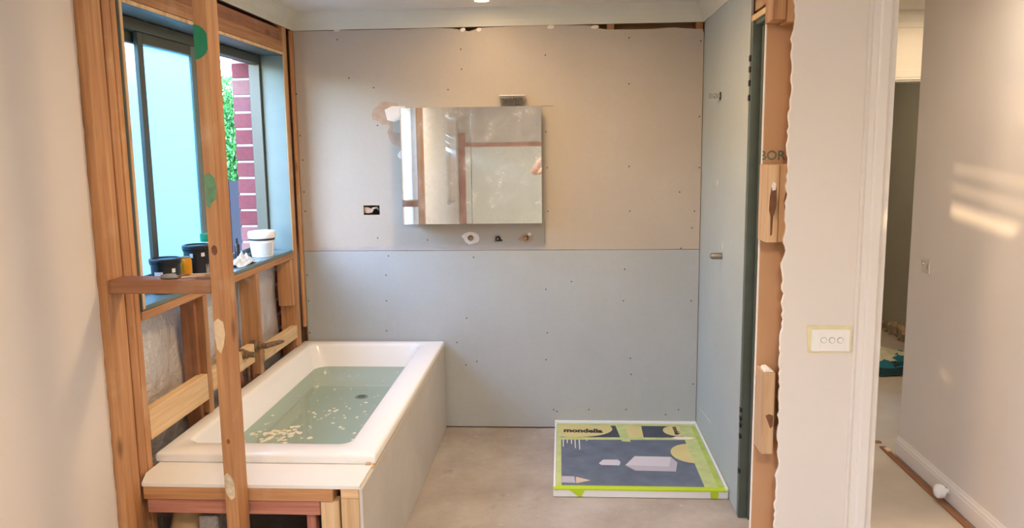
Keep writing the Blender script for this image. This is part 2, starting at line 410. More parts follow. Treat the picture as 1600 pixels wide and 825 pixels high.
# torn spots along the cornice and around the cabinet
def torn(cx, cz, rx, rz, n, mat, seed, y, hole=0, a0=0, a1=360, name='torn_paper', th=.0015):
    r = random.Random(seed); bm = bmesh.new(); o, i_ = [], []
    for k in range(n):
        a = math.radians(a0+(a1-a0)*k/(n if a1-a0 == 360 else n-1)); q = r.uniform(.75, 1.12)
        o.append((cx+rx*q*math.cos(a), cz+rz*q*math.sin(a))); i_.append((cx+hole*math.cos(a), cz+hole*math.sin(a)))
    if hole:
        A = [bm.verts.new((p[0], y, p[1])) for p in o]; Bq = [bm.verts.new((p[0], y, p[1])) for p in i_]
        for k in range(n): bm.faces.new((A[k], A[(k+1) % n], Bq[(k+1) % n], Bq[k]))
    else: bm.faces.new([bm.verts.new((p[0], y, p[1])) for p in o])
    bmesh.ops.triangulate(bm, faces=bm.faces[:])
    rg = bmesh.ops.extrude_face_region(bm, geom=bm.faces[:])
    for v in rg['geom']:
        if isinstance(v, bmesh.types.BMVert): v.co.y = y+th
    return from_bm(name, bm, mat, wb)
Y1 = D-.0015
torn(-.525, 1.136, .052, .034, 11, GYPSUM, 5, Y1, .0165)
torn(-.366, 1.131, .020, .020, 14, SHEET, 6, Y1, .0165)
torn(-.204, 1.134, .048, .030, 11, PAPERTORN, 8, Y1, .0155)
torn(-.185, 1.157, .013, .010, 8, GYPSUM, 9, Y1-.001)
torn(-.99, 1.845, .085, .075, 16, PAPERTORN, 11, Y1)
torn(-.93, 1.745, .055, .085, 14, PAPERTORN, 12, Y1-.0003)
prism('torn_paper', [(-.998, 1.868), (-.955, 1.888), (-.88, 1.886), (-.89, 1.82), (-.945, 1.80), (-.985, 1.81)], 'y', D-.0075, D-.004, GYPSUM, wb)
prism('torn_paper', [(-.955, 1.80), (-.90, 1.83), (-.885, 1.77), (-.90, 1.735), (-.955, 1.742)], 'y', D-.006, D-.003, SHEET, wb)
torn(-.905, 1.615, .028, .03, 12, GYPSUM, 14, Y1-.0004)
torn(-.545, 2.297, .016, .012, 9, GYPSUM, 17, Y1-.001); torn(-.455, 2.297, .016, .012, 9, GYPSUM, 18, Y1-.001)
torn(-.058, 2.302, .020, .012, 9, GYPSUM, 19, Y1-.001); torn(-1.255, 2.311, .02, .008, 9, GYPSUM, 20, Y1-.001); torn(.185, 2.297, .025, .010, 9, GYPSUM, 21, Y1-.001)
torn(-1.12, 1.30, .03, .02, 9, PAPERTORN, 22, D+.012, name='outlet_backing')
# screw heads on the sheets
scr = [(-1.254, 2.259), (-0.558, 2.193), (-0.089, 2.152), (0.371, 2.236), (0.76, 2.211), (-1.197, 2.047), (-1.057, 1.992), (-0.557, 2.085), (0.761, 1.805), (-1.503, 1.964), (-1.493, 1.73), (-1.043, 1.782), (-0.635, 1.974), (-0.088, 1.733), (0.373, 1.989), (0.66, 1.389), (0.767, 1.524), (0.744, 1.281), (0.732, 1.187), (0.673, 1.071), (-0.082, 1.533), (-0.08, 1.287), (0.377, 1.535), (0.383, 1.284), (-1.485, 1.592), (-1.487, 1.409), (-1.485, 1.298), (-0.094, 0.836), (-0.088, 0.579), (0.357, 0.951), (0.351, 0.768), (0.394, 0.428), (0.399, 0.332), (-0.053, 0.115), (-0.034, 0.104), (0.154, 0.117), (0.371, 0.119), (0.601, 0.09), (0.757, 0.276), (0.675, 0.121), (-1.033, 0.589), (-1.495, 0.576), (-0.618, 0.52), (-0.568, 0.385), (-0.558, 0.666), (-0.503, 0.405), (-0.096, 0.418), (0.054, 0.881), (0.736, 0.768), (-1.493, 0.922), (-1.493, 0.769), (-1.025, 0.921), (-1.027, 0.769), (-1.006, 1.034), (-1.066, 1.139), (-0.775, 1.126), (-0.51, 1.024)]
bm = bmesh.new()
for x, z in scr: bm_lathe(bm, [(.0042, 0), (.0042, .0012)], 8, (x, D, z), True, Matrix.Rotation(math.pi/2, 3, 'X'))
meta(from_bm('screw_heads', bm, SCREWM, wb), kind='stuff')
# joint smear
N = plain('joint_smear', srgb(176,172,172), .8, var=.08, vscale=12)
prism('joint_smear', ragged((-1.40, 1.072), (-.10, 1.072), 16, .002)+ragged((-.10, 1.088), (-1.40, 1.085), 14, .005), 'y', D-.0006, D, N, wb)
# pencil-fine sheet cut beside the cabinet
box('sheet_cut', (-.1, -.098), (D-.0005, D), (1.10, 1.24), SCREWM, wb); box('sheet_cut', (-.11, -.045), (D-.0005, D), (1.874, 1.876), SCREWM, wb)

# right bathroom wall with a door frame
wr = empty('wall_right', (XR, 4, 0), 'right bathroom wall lined with pale blue sheet', kind=S)
box('lining_sheet', (XR, XR+.010), (3.455, D-.001), (.006, 2.311), board('wet_area_board_green', srgb(174,180,175), srgb(181,187,182)), wr)
box('hall_lining', (.888, .90), (3.455, 5.0), (0, CZ), PAINT, wr)
box('core', (XR+.012, .886), (3.475, 4.66), (0, CZ), PINE_D, wr)
timber('lintel', (.795, .886), (2.60, 3.47), (2.19, 2.32), PINE, wr, 'y')
box('bulkhead', (.80, .90), (2.58, 3.47), (2.325, CZ), PINE_D, wr)
box('frame_edge', (XR+.002, XR+.012), (2.62, 3.452), (2.148, 2.17), PINE_P, wr)
box('hall_lining', (.888, .90), (2.58, 3.45), (2.15, CZ), PAINT, wr)
box('pale_line', (XR-.0005, XR), (4.10, 4.44), (0, .002), GYPSUM, wr).matrix_basis = Matrix.Translation((XR-.0003, 4.27, .185)) @ Matrix.Rotation(-.10, 4, 'X') @ Matrix.Translation((0,0,0))  # thin pale line sloping across the lining sheet
d1 = empty('door_1', (.83, 3.44, 0), 'dark green painted door frame at the end of the right wall', kind=S)
box('jamb', (XR+.001, .90), (3.425, 3.452), (0, 2.148), GREEN_F, d1, .002)
box('door_stop', (.818, .85), (3.405, 3.425), (0, 2.13), GREEN_F, d1, .002)
box('head', (XR+.013, .90), (2.62, 3.425), (2.13, 2.148), GREEN_F, d1, .002)
for zz in (2.0, 1.955, 1.90, 1.84): box('hinge', (XR-.006, XR+.004), (3.43, 3.448), (zz-.012, zz+.012), BLACKP, d1, .001)
for zz in (.50, .46, .43, .38, .22): box('hinge', (XR-.004, XR+.006), (3.422, 3.44), (zz-.010, zz+.010), BLACKP, d1, .001)

# cornices
def cornice_prof(): return [(0, ZC), (0, CZ), (.058, CZ), (.052, CZ-.014), (.036, CZ-.034), (.020, CZ-.062), (.010, ZC)]
t1 = empty('trim_1', (-.36, D, ZC), 'cream cornice around the bathroom ceiling', kind=S)
prism('cornice_back', [(D-q[0]+.003, q[1]) for q in cornice_prof()], 'x', -1.508, .78, CORN, t1)
prism('cornice_right', [(XR-q[0]+.003, q[1]) for q in cornice_prof()], 'y', 2.60, D, CORN, t1)
prism('cornice_left', [(XL+q[0]-.003, q[1]) for q in cornice_prof()], 'y', 2.60, D, CORN, t1)

# ------------------------------------------------------------------ window wall (stripped to framing)
wl = empty('wall_left', (XL, 3.5, 0), 'stripped window wall of bare timber framing', kind=S)
XB = XL-.09
timber('stud', (XB, XL-.009), (2.574, 2.618), (0, 2.335), PINE_D, wl)
timber('stud', (XB, XL), (2.640, 2.688), (0, 2.335), PINE, wl)
timber('jamb_stud', (XB, XL-.003), (2.698, 2.732), (0, 2.335), PINE, wl)
timber('jamb_stud', (XB, XL), (4.378, 4.442), (.537, 2.335), PINE, wl); timber('jamb_foot', (XB, XL-.022), (4.378, 4.442), (.041, .535), PINE_D, wl)
timber('stud', (XB-.0, XL-.03), (4.465, 4.535), (0, 2.335), PINE_D, wl)
timber('corner_batten', (XL-.012, XL+.004), (4.515, 4.548), (.62, 2.31), PINE, wl)
timber('lintel', (XB, XL), (2.735, 4.374), (2.178, 2.236), PINE, wl, 'y')
timber('lintel', (XB, XL-.012), (2.735, 4.374), (2.239, 2.30), PINE_D, wl, 'y')
timber('top_plate', (XB, XL), (2.575, 4.55), (2.337, 2.377), PINE_D, wl, 'y')
timber('sill_plate', (XB, XL), (2.735, 4.374), (1.047, 1.080), PINE, wl, 'y')
timber('bottom_plate', (XB, XL), (2.575, 4.55), (0.001, .04), PINE_D, wl, 'y')
for a, b in ((3.222, 3.262), (3.815, 3.855)):
    timber('cripple_stud', (XB, XL), (a, b), (.537, 1.045), PINE, wl); timber('cripple_foot', (XB, XL-.022), (a, b), (.04, .535), PINE_D, wl)
timber('nogging', (XL-.040, XL+.0005), (2.735, 3.218), (.600, .712), PINE_P, wl, 'y')
timber('nogging', (XL-.036, XL+.0005), (3.265, 3.74), (.62, .712), PINE_P, wl, 'y')
timber('nogging', (XL-.036, XL+.0005), (3.872, 4.376), (.59, .662), PINE_P, wl, 'y')
timber('packer_block', (XB+.005, XL-.006), (4.338, 4.376), (.78, 1.044), PINE, wl)
timber('packer_block', (XB+.012, XL-.012), (4.345, 4.376), (.42, .585), PINE_D, wl)
# foil insulation in the stud bays
def foil_sheet(y0, y1, z0, z1, seed):
    bm = bmesh.new(); ny, nz = 26, 40; V = []
    for i in range(ny+1):
        row = []
        for j in range(nz+1):
            y = y0+(y1-y0)*i/ny; z = z0+(z1-z0)*j/nz
            d = mnoise.fractal(Vector((y*7, z*3.2, seed)), 1, 2, 5)*.016+.012*math.sin((i/ny)*math.pi)
            row.append(bm.verts.new((XB-.020+d, y, z)))
        V.append(row)
    for i in range(ny):
        for j in range(nz): bm.faces.new((V[i][j], V[i+1][j], V[i+1][j+1], V[i][j+1]))
    return from_bm('foil_insulation', bm, FOIL, wl, smooth=True)
foil_sheet(2.735, 3.25, .04, 1.045, 1.3); foil_sheet(3.25, 3.85, .04, 1.045, 4.1); foil_sheet(3.85, 4.376, .04, 1.045, 8.2)
timber('cripple_packer', (XB, XL-.028), (3.196, 3.221), (.30, 1.045), PINE_D, wl)
# brick leaf outside
XO0, XO1 = -1.80, -1.690
boxes('brick_leaf', [((XO0, XO1), (2.46, 2.745), (-.3, CZ)), ((XO0, XO1), (4.62, 5.2), (-.3, CZ)), ((XO0, XO1), (2.745, 4.62), (-.3, 1.02)), ((XO0, XO1), (2.745, 4.62), (2.16, CZ))], BRICKW, wl)
box('mortar_core', (XO0+.006, XO1-.002), (4.376, 4.62), (1.02, 2.16), MORTAR, wl)
bmB = bmesh.new(); bm_box(bmB, (0,0,0), (.110, .230, .0775), .003); meB = bpy.data.meshes.new('brick'); bmB.to_mesh(meB); bmB.free(); meB.materials.append(BRICKM)
for k in range(12):
    o = bpy.data.objects.new('brick', meB); z = 1.062+k*.0895+.035
    link(o, None, wl, (XO0+.055+random.uniform(-.002,.002), 4.371+.115+random.uniform(-.003,.003), z))

# window
w1 = empty('window_1', (-1.65, 3.55, 1.08), 'sliding window with frosted panes and dark green frame', kind=S)
FX0, FX1 = -1.688, -1.628
box('reveal_sill', (FX1, XL+.004), (2.752, 4.372), (1.082, 1.098), GREEN_R, w1, .001)
box('reveal_head', (FX1, XL+.004), (2.752, 4.372), (2.158, 2.174), GREEN_F, w1, .001)
box('reveal_near', (FX1, XL+.004), (2.735, 2.752), (1.082, 2.174), GREEN_R, w1, .001)
box('reveal_far', (FX1, XL+.004), (4.356, 4.372), (1.098, 2.158), GREEN_R, w1, .001)
for nm, y, z in (('reveal_edge', (2.735, 4.372), (2.160, 2.174)), ('reveal_edge', (4.357, 4.372), (1.09, 2.16)), ('reveal_edge', (2.736, 2.752), (1.09, 2.16))):
    box(nm, (XL+.004, XL+.0065), y, z, PINE_P, w1)
box('frame_head', (FX0, FX1), (2.752, 4.372), (2.112, 2.156), ALU, w1, .002)
box('frame_sill', (FX0, FX1), (2.752, 4.372), (1.098, 1.118), ALU, w1, .002)
box('frame_track', (-1.656, -1.652), (2.79, 4.33), (1.118, 1.140), ALU, w1)
box('frame_jamb', (FX0, FX1), (2.752, 2.788), (1.118, 2.112), ALU, w1, .002)
box('frame_jamb', (FX0, FX1), (4.332, 4.372), (1.118, 2.112), ALU, w1, .002)
def sash(y0, y1, x0, x1, st, mat, mat2=None):
    s = box('sash', (x0, x1), (y0, y0+st), (1.122, 2.110), mat, w1, .002)
    box('stile', (x0, x1), (y1-st, y1), (1.122, 2.110), mat2 or mat, s, .002)
    box('rail', (x0, x1), (y0+st, y1-st), (2.068, 2.110), mat, s, .002)
    box('rail', (x0, x1), (y0+st, y1-st), (1.122, 1.160), mat, s, .002)
    xm = (x0+x1)/2; bm = bmesh.new()
    bm.faces.new([bm.verts.new((0, a, b)) for a, b in ((y0+st-.004, 1.156), (y1-st+.004, 1.156), (y1-st+.004, 2.072), (y0+st-.004, 2.072))])
    from_bm('frosted_pane', bm, FROST, s, (xm, 0, 0))
sash(3.085, 3.575, -1.650, -1.632, .040, ALU, GREEN_R)
sash(2.788, 3.66, -1.682, -1.660, .034, ALU)

# ------------------------------------------------------------------ partition frame (front of bath)
pf = empty('partition_frame', (-1.11, 2.525, 0), 'exposed timber partition frame with tall post standing before the bath', 'timber frame')
post = timber('post', (-1.132, -1.090), (PY, PY+.09), (0, 2.405), PINE, pf)
timber('end_stud', (-1.535, -1.474), (PY-.010, PY+.090), (0, 2.405), PINE, pf)
nog = timber('nogging', (-1.474, -1.133), (PY, PY+.09), (1.193, 1.238), PINE_D, pf, 'x')
pts = [(-1.132, 2.037)]+[(-1.132+.046*math.sin(math.pi*k/14), 1.984+.053*math.cos(math.pi*k/14)) for k in range(1, 14)]+[(-1.132, 1.931)]
prism('green_paint_mark', [(min(a, -1.0905), b) for a, b in pts], 'y', PY-.0012, PY+.001, GREENPAINT, post)
prism('worn_green_mark', [(-1.130, 1.575), (-1.112, 1.582), (-1.096, 1.565), (-1.0915, 1.53), (-1.095, 1.50), (-1.112, 1.485), (-1.118, 1.468), (-1.128, 1.478)], 'y', PY-.001, PY+.001, GREENWORN, post)
prism('filler_patch', [(-1.130, 1.10), (-1.115, 1.112), (-1.098, 1.10), (-1.094, 1.06), (-1.102, 1.02), (-1.112, .995), (-1.124, 1.01), (-1.129, 1.05)], 'y', PY-.0016, PY+.001, FILLER, post)
prism('filler_patch', [(-1.130, .575), (-1.118, .585), (-1.105, .570), (-1.097, .55), (-1.096, .50), (-1.110, .49), (-1.125, .51), (-1.131, .54)], 'y', PY-.0012, PY+.001, plain('filler_grey', srgb(206,188,160), .9, var=.25, vscale=60), post)
prism('knot', [(-1.112+.010*math.cos(k*.7), 1.335+.017*math.sin(k*.7)) for k in range(9)], 'y', PY-.0006, PY+.001, STAIN, post)
prism('knot', [(-1.108+.006*math.cos(k*.7), .695+.009*math.sin(k*.7)) for k in range(9)], 'y', PY-.0006, PY+.001, STAIN, post)

# plaster of front room left of the bath
wf = empty('wall_front_room', (-1.6, 0, 0), 'warm white plaster wall of the front room', kind=S)
edge = ragged((2.462, 0), (2.462, CZ), 90, .0025)
strip('plaster_sheet', edge, 0, 0, 'x', -1.512, -1.500, PAINT, wf, 1.30)
strip('torn_edge', edge, -.001, .0035, 'x', -1.511, -1.5012, GYPSUM, wf)
WO = [(1.30, 2.40, 0, CZ), (.45, 1.30, 0, .75), (.45, 1.30, 2.10, CZ), (-1.60, .45, 0, CZ), (-2.60, -1.60, 0, .9), (-2.60, -1.60, 2.1, CZ), (-2.9, -2.60, 0, CZ)]
boxes('outer_wall', [((-1.80 if y1 > 1.3 else -1.68, -1.515 if y1 > 2 else -1.50), (y0, y1), (z0, z1)) for y0, y1, z0, z1 in WO], PAINT, wf)
box('outer_wall_end', (-1.80, -1.60), (2.40, 2.575), (0, CZ), PINE_D, wf)
meta(boxes('wall_rear', [((-1.8, .2), (-2.95, -2.87), (0, CZ)), ((1.9, 2.7), (-2.95, -2.87), (0, CZ)), ((.2, 1.9), (-2.95, -2.87), (0, .7)), ((.2, 1.9), (-2.95, -2.87), (2.15, CZ))], PAINT), 'rear wall of the front room', kind=S)
meta(box('wall_side', (2.62, 2.7), (-2.87, 2.58), (0, CZ), PAINT), 'right side wall of the front room', kind=S)

# switch wall beside the doorway
wn = empty('wall_front', (.8, PY, 0), 'white plaster wall stub with ragged cut edge beside the doorway', kind=S)
edge = []
rg = random.Random(12)
zs = [i*CZ/180 for i in range(181)]
prev = 0
for z in zs:
    prev = .5*prev+rg.uniform(-.0045, .0045); edge.append((.681+prev+.002*math.sin(z*3.1), z))
strip('plaster_sheet', edge, 0, 0, 'y', PY-.012, PY, PAINT, wn, .958)
strip('torn_edge', edge, -.003, .002, 'y', PY-.0112, PY-.001, GYPSUM, wn)
prism('backing_sheet', ragged((.627, 0), (.627, CZ), 60, .0012)+[(.955, CZ), (.955, 0)], 'y', PY+.092, PY+.102, KRAFT, wn)
prism('backing_edge', [(.6255, 0), (.6255, CZ), (.629, CZ), (.629, 0)], 'y', PY+.0915, PY+.1025, GYPSUM, wn)
timber('stud', (.708, .748), (PY+.001, PY+.0915), (0, CZ), PINE, wn)
timber('stud', (.90, .945), (PY+.001, PY+.0915), (0, CZ), PINE, wn)
b1 = timber('packer_block', (.630, .667), (PY-.001, PY+.091), (.672, .940), PINE_G, wn)
b2 = timber('packer_block', (.620, .6565), (PY-.004, PY+.091), (1.351, 1.588), PINE_G, wn); b3 = timber('packer_block', (.658, .692), (PY-.001, PY+.091), (1.352, 1.590), PINE, wn)
b4 = timber('packer_block', (.622, .660), (PY-.004, PY+.091), (2.012, 2.405), PINE, wn); b5 = timber('packer_block', (.662, .697), (PY-.001, PY+.091), (2.005, 2.405), PINE, wn)
prism('rust_stain', [(.630, 1.49), (.636, 1.53), (.645, 1.535), (.650, 1.51), (.651, 1.47), (.646, 1.44), (.641, 1.43), (.640, 1.375), (.635, 1.372), (.634, 1.43), (.629, 1.45)], 'y', PY-.0048, PY-.002, STAIN, b2)
prism('plaster_dab', [(.634, 1.525), (.639, 1.537), (.647, 1.532), (.646, 1.512), (.637, 1.51)], 'y', PY-.0056, PY-.002, GYPSUM, b2)
prism('rust_stain', [(.672, 1.48), (.678, 1.505), (.686, 1.49), (.684, 1.455), (.676, 1.45)], 'y', PY-.0018, PY, STAIN, b3)
prism('plaster_dab', [(.633, .936), (.645, .9415), (.658, .938), (.664, .9415), (.650, .95), (.638, .948)], 'y', PY+.005, PY+.06, GYPSUM, b1)
prism('rust_stain', [(.640, .80), (.652, .805), (.664, .80), (.664, .765), (.656, .758), (.648, .78)], 'y', PY-.0018, PY, STAIN, b1)
M = Matrix.Translation((.6165, PY+.0912, 1.601)) @ Matrix.Rotation(math.pi/2, 4, 'X')
text('printed_lettering', 'BOR', .0405, INK_G, wn, M, ((.6275, 0, 0), (1, 0, 0)), .02)
# wall right of the doorway and over it
boxes('wall_front_right', [((1.75, 2.7), (PY-.012, 2.58), (0, CZ)), ((.958, 1.75), (PY-.012, 2.58), (2.09, CZ))], PAINT, wn)
# architrave
t2 = empty('trim_2', (.92, PY-.012, 0), 'white moulded architrave of the doorway', kind=S)
pr = [(.893, PY-.012), (.893, PY-.020), (.897, PY-.026), (.902, PY-.024), (.905, PY-.021), (.920, PY-.021), (.923, PY-.027), (.928, PY-.029), (.952, PY-.029), (.958, PY-.025), (.958, PY-.012)]
prism('architrave', pr, 'z', 0, 2.15, PAINT_W, t2)
box('door_lining', (.9585, .978), (PY-.014, 2.59), (0, 2.09), PAINT_W, t2, .002)
box('architrave_head', (.893, 1.82), (PY-.028, PY-.012), (2.15, 2.23), PAINT_W, t2, .003)

# hall
wh = empty('wall_hall', (1.782, 3.4, 0), 'long hall wall in warm white paint', kind=S)
box('plaster', (1.782, 1.885), (2.58, 4.19), (0, CZ), PAINT, wh, .003)
bbx = 1.782
meta(prism('baseboard_right', [(bbx, .0), (bbx-.017, .0), (bbx-.017, .066), (bbx-.014, .072), (bbx-.014, .080), (bbx-.008, .088), (bbx-.006, .096), (bbx, .0965)], 'y', 2.58, 4.19, PAINT_W, org=(bbx, 3.4, .0)), 'white moulded skirting along the hall wall', kind=S)
bo = bpy.data.objects['baseboard_right']; bo.location.z += .012; WM['baseboard_right'] = Matrix.Translation(bo.location)
wx = empty('wall_far', (2.86, 7, 0), 'grey far room wall with broken skirting line', kind=S)
box('plaster', (2.86, 2.95), (5.1, 9.0), (0, CZ), HALLGREY, wx)
boxes('room_shell', [((.82, 3.1), (9.0, 9.1), (0, CZ)), ((2.95, 3.05), (4.0, 5.0), (0, CZ)), ((1.885, 3.05), (4.0, 4.1), (0, CZ)), ((.82, .90), (5.1, 9.0), (0, CZ))], PAINT, wx)
bm = bmesh.new(); rb = random.Random(4)
for k in range(150):
    y = rb.uniform(5.2, 8.9); s = rb.uniform(.015, .045)
    bm_box(bm, (2.85-rb.uniform(0, .03), y, rb.uniform(.01, .13)), (s, s*1.5, s), 0, Euler((rb.random()*3, rb.random()*3, rb.random()*3)).to_matrix())
meta(from_bm('broken_plaster', bm, RUBBLE, wx), kind='stuff')
wd = empty('wall_header', (2, 5, 2), 'lit header wall above the wide opening at the hall end', kind=S)
box('header', (.82, 3.1), (5.0, 5.1), (2.03, CZ), PAINT, wd)
boxes('head_lining', [((.82, 3.1), (4.985, 5.115), (2.006, 2.03)), ((.82, 3.1), (4.978, 4.999), (2.016, 2.024)), ((.82, 3.1), (4.982, 4.999), (2.030, 2.075))], PAINT_W, wd, .001)
prism('cornice', [(5.0, 2.318), (4.992, 2.318), (4.985, 2.345), (4.955, 2.385), (4.92, 2.395), (4.915, CZ), (5.0, CZ)], 'x', .9, 3.05, CEIL, wd)

# ------------------------------------------------------------------ bath and its platform
bp = empty('bath_platform', (-1.1, 3.5, 0), 'timber bath platform with white ledge board and grey side panel', 'bath frame')
prism('ledge_board', [(-1.474, 2.578), (-.700, 2.578), (-.700, 2.80), (-1.505, 2.80), (-1.505, 2.665)], 'z', .489, .501, plain('white_ledge_board', srgb(236,232,224), .5, var=.02), bp)
timber('top_plate', (-1.472, -.795), (2.580, 2.670), (.441, .488), PINE, bp, 'x')
timber('bearer', (-1.466, -.846), (2.592, 2.64), (.386, .440), PINE_R, bp, 'x')
timber('stud', (-.843, -.777), (2.590, 2.635), (0, .440), PINE_P, bp)
timber('stud', (-.768, -.704), (2.582, 2.635), (0, .452), PINE_P, bp)
timber('top_plate', (-.768, -.704), (2.582, 2.70), (.453, .488), PINE_G, bp, 'x')
timber('stud', (-.905, -.872), (2.62, 2.66), (0, .385), PINE_R, bp)
for y in (3.2, 3.8, 4.4): timber('stud', (-.75, -.705), (y, y+.04), (0, .45), PINE_P, bp)
timber('side_rail', (-.768, -.704), (2.71, 4.53), (.453, .488), PINE_P, bp, 'y')
box('side_panel', (-.702, -.690), (2.578, 4.530), (.003, .490), FIBRE, bp, .001)
timber('edge_strip', (-.722, -.706), (2.76, 4.47), (.489, .509), PINE_P, bp, 'y')
timber('edge_strip', (-.704, -.6915), (2.76, 4.53), (.491, .500), PINE_P, bp, 'y')
for y in (2.9, 4.47): timber('bearer', (-1.5, -.77), (y-.045, y), (.04, .085), PINE_D, bp, 'x')

def rrect(x0, x1, y0, y1, r, n=7):
    P = []
    for cx, cy, a in ((x1-r, y1-r, 0), (x0+r, y1-r, 90), (x0+r, y0+r, 180), (x1-r, y0+r, 270)):
        for k in range(n+1):
            t = math.radians(a+90*k/n); P.append((cx+r*math.cos(t), cy+r*math.sin(t)))
    return P
bt = empty('bathtub', (-1.11, 3.65, .3), 'white rectangular inset bathtub part filled with water', 'bathtub')
rings = [(rrect(-1.526, -.690, 2.772, 4.540, .012), .502), (rrect(-1.526, -.690, 2.772, 4.540, .012), .524), (rrect(-1.522, -.694, 2.776, 4.536, .012), .531), (rrect(-1.516, -.70, 2.784, 4.530, .012), .533),
         (rrect(-1.468, -.808, 2.888, 4.478, .055), .532), (rrect(-1.460, -.815, 2.897, 4.470, .055), .528), (rrect(-1.452, -.823, 2.905, 4.462, .06), .516),
         (rrect(-1.425, -.845, 2.955, 4.446, .08), .40), (rrect(-1.40, -.87, 3.04, 4.40, .10), .32), (rrect(-1.375, -.895, 3.09, 4.37, .11), .302), (rrect(-1.33, -.94, 3.15, 4.33, .10), .297)]
bm = bmesh.new(); RV = [[bm.verts.new((p[0]+1.11, p[1]-3.65, z-.3)) for p in R] for R, z in rings]
for a, b in zip(RV, RV[1:]):
    n = len(a)
    for i in range(n): bm.faces.new((a[i], a[(i+1) % n], b[(i+1) % n], b[i]))
bm.faces.new(RV[-1])
shell = from_bm('tub_shell', bm, ACRYL, bt, (-1.11, 3.65, .3), None, True); sharp(shell, 50)
dr = lathe('drain', [(.036, 0), (.036, .003), (.030, .005), (.026, .003), (.001, .003)], (-1.106, 4.20, .2975), STEEL, bt, 24)
lathe('plug_hole', [(.022, 0), (.022, .0015)], (-1.106, 4.20, .3006), BLACKR, dr, 20)
wp = rrect(-1.424, -.846, 2.957, 4.4455, .078)
bm = bmesh.new(); bm.faces.new([bm.verts.new((p[0]+1.13, p[1]-3.7, 0)) for p in wp])
meta(from_bm('bath_water', bm, WATER, None, (-1.13, 3.7, .402)), 'clear greenish water standing in the bathtub', 'water')
bm = bmesh.new(); rf = random.Random(21)
flk = []
for k in range(70):
    flk.append((rf.uniform(-1.38, -.88), rf.uniform(3.15, 4.38), rf.choice([.004, .005, .006, .008, .011])))
for k in range(45): flk.append((-1.24+rf.gauss(0, .055), 3.33+rf.gauss(0, .05), rf.choice([.008, .013, .018])))
for k in range(20): flk.append((-1.10+rf.gauss(0, .06), 3.62+rf.gauss(0, .07), rf.choice([.005, .008, .011])))
for x, y, s in flk:
    if not (-1.40 < x < -.87 and 3.0 < y < 4.41): continue
    n = 7; a0 = rf.random()*6; z = .403+rf.random()*.0012
    vs_ = [bm.verts.new((x+s*rf.uniform(.45, 1)*math.cos(a0+2*math.pi*k/n), y+s*rf.uniform(.45, 1)*1.2*math.sin(a0+2*math.pi*k/n), z)) for k in range(n)]
    f = bm.faces.new(vs_); r = bmesh.ops.extrude_face_region(bm, geom=[f])
    for v in r['geom']:
        if isinstance(v, bmesh.types.BMVert): v.co.z += .0015
meta(from_bm('plaster_flakes', bm, plain('plaster_flake', srgb(226,218,196), .9), None), 'cream plaster flakes floating on the bath water', 'flakes', kind='stuff')

# in-wall bath tap body
tp = empty('bath_tap_body', (-1.53, 3.79, .66), 'rough brass tap body with pipe in the stud bay above the bath edge', 'tap')
tube('crossbar', [(-1.532, 3.50, .686), (-1.532, 3.62, .690), (-1.532, 3.79, .690), (-1.532, 3.85, .684)], [.016, .020, .020, .015], GRIMY, tp)
vp = [(.022, 0), (.028, .01), (.028, .034), (.020, .040), (.020, .055), (.014, .060), (.014, .090)]
lathe('valve_body', vp, (-1.545, 3.78, .692), GRIMY, tp, 16, Matrix.Rotation(math.pi/2, 3, 'Y'))
lathe('valve_body', vp, (-1.545, 3.61, .692), GRIMY, tp, 16, Matrix.Rotation(math.pi/2, 3, 'Y'))
tube('spindle', [(-1.465, 3.78, .692), (-1.43, 3.86, .690), (-1.42, 3.90, .686)], [.014, .012, .007], GRIMY, tp)
tube('supply_pipe', [(-1.53, 3.755, .68), (-1.53, 3.75, .6), (-1.53, 3.748, .537)], .012, COPPER, tp)
tube('supply_pipe', [(-1.53, 3.69, .68), (-1.53, 3.70, .6), (-1.53, 3.70, .537)], .010, GRIMY, tp)
tube('supply_pipe', [(-1.53, 3.61, .68), (-1.53, 3.61, .6), (-1.53, 3.61, .537)], .010, COPPER, tp)

# debris under the platform
meta(blob('plaster_lump', (-1.40, 2.74, 0), (.085, .05, .24), plain('tan_filler_lump', srgb(196,164,122), .95, var=.12, vscale=12), None, 3, .12, 1.6), 'tan lump of filler heaped under the platform corner', 'filler')
meta(box('grey_block', (-1.30, -1.23), (2.62, 2.72), (0, .36), LUMP, None, .006), 'grey block standing in the dark under the ledge', 'block')

# ------------------------------------------------------------------ mirror cabinet
mc = empty('mirror_cabinet', (-.498, D, 1.231), 'two door mirrored wall cabinet hung above the tap holes', 'cabinet')
box('body', (-.880, -.116), (4.433, D-.0005), (1.236, 1.866), plain('cabinet_white_melamine', srgb(208,202,192), .4), mc, .001)
box('door', (-.886, -.4985), (4.413, 4.4315), (1.231, 1.870), MIRROR, mc, .0008)
box('door', (-.4965, -.110), (4.413, 4.4315), (1.231, 1.870), MIRROR, mc, .0008)
sm = plain('white_smear', srgb(226,230,228), .8)
cd = empty('screw_tub', (-.27, 4.49, 1.8665), 'clear plastic tub of screws on top of the mirror cabinet', 'tub')
bm = bmesh.new(); Ro = [rrect(-.07*k, .07*k, -.035*k, .035*k, .012, 4) for k in (.92, 1.0)]
bb_ = [[bm.verts.new((p[0], p[1], z)) for p in R] for R, z in ((Ro[0], .0005), (Ro[1], .062))]
for i in range(len(Ro[0])): bm.faces.new((bb_[0][i], bb_[0][(i+1) % len(Ro[0])], bb_[1][(i+1) % len(Ro[0])], bb_[1][i]))
bm.faces.new(bb_[0]); from_bm('tub_wall', bm, CLEARP, cd, (-.27, 4.49, 1.8665))
bm = bmesh.new(); R = rrect(-.074, .074, -.039, .039, .014, 4); f = bm.faces.new([bm.verts.new((p[0], p[1], .062)) for p in R]); r = bmesh.ops.extrude_face_region(bm, geom=[f])
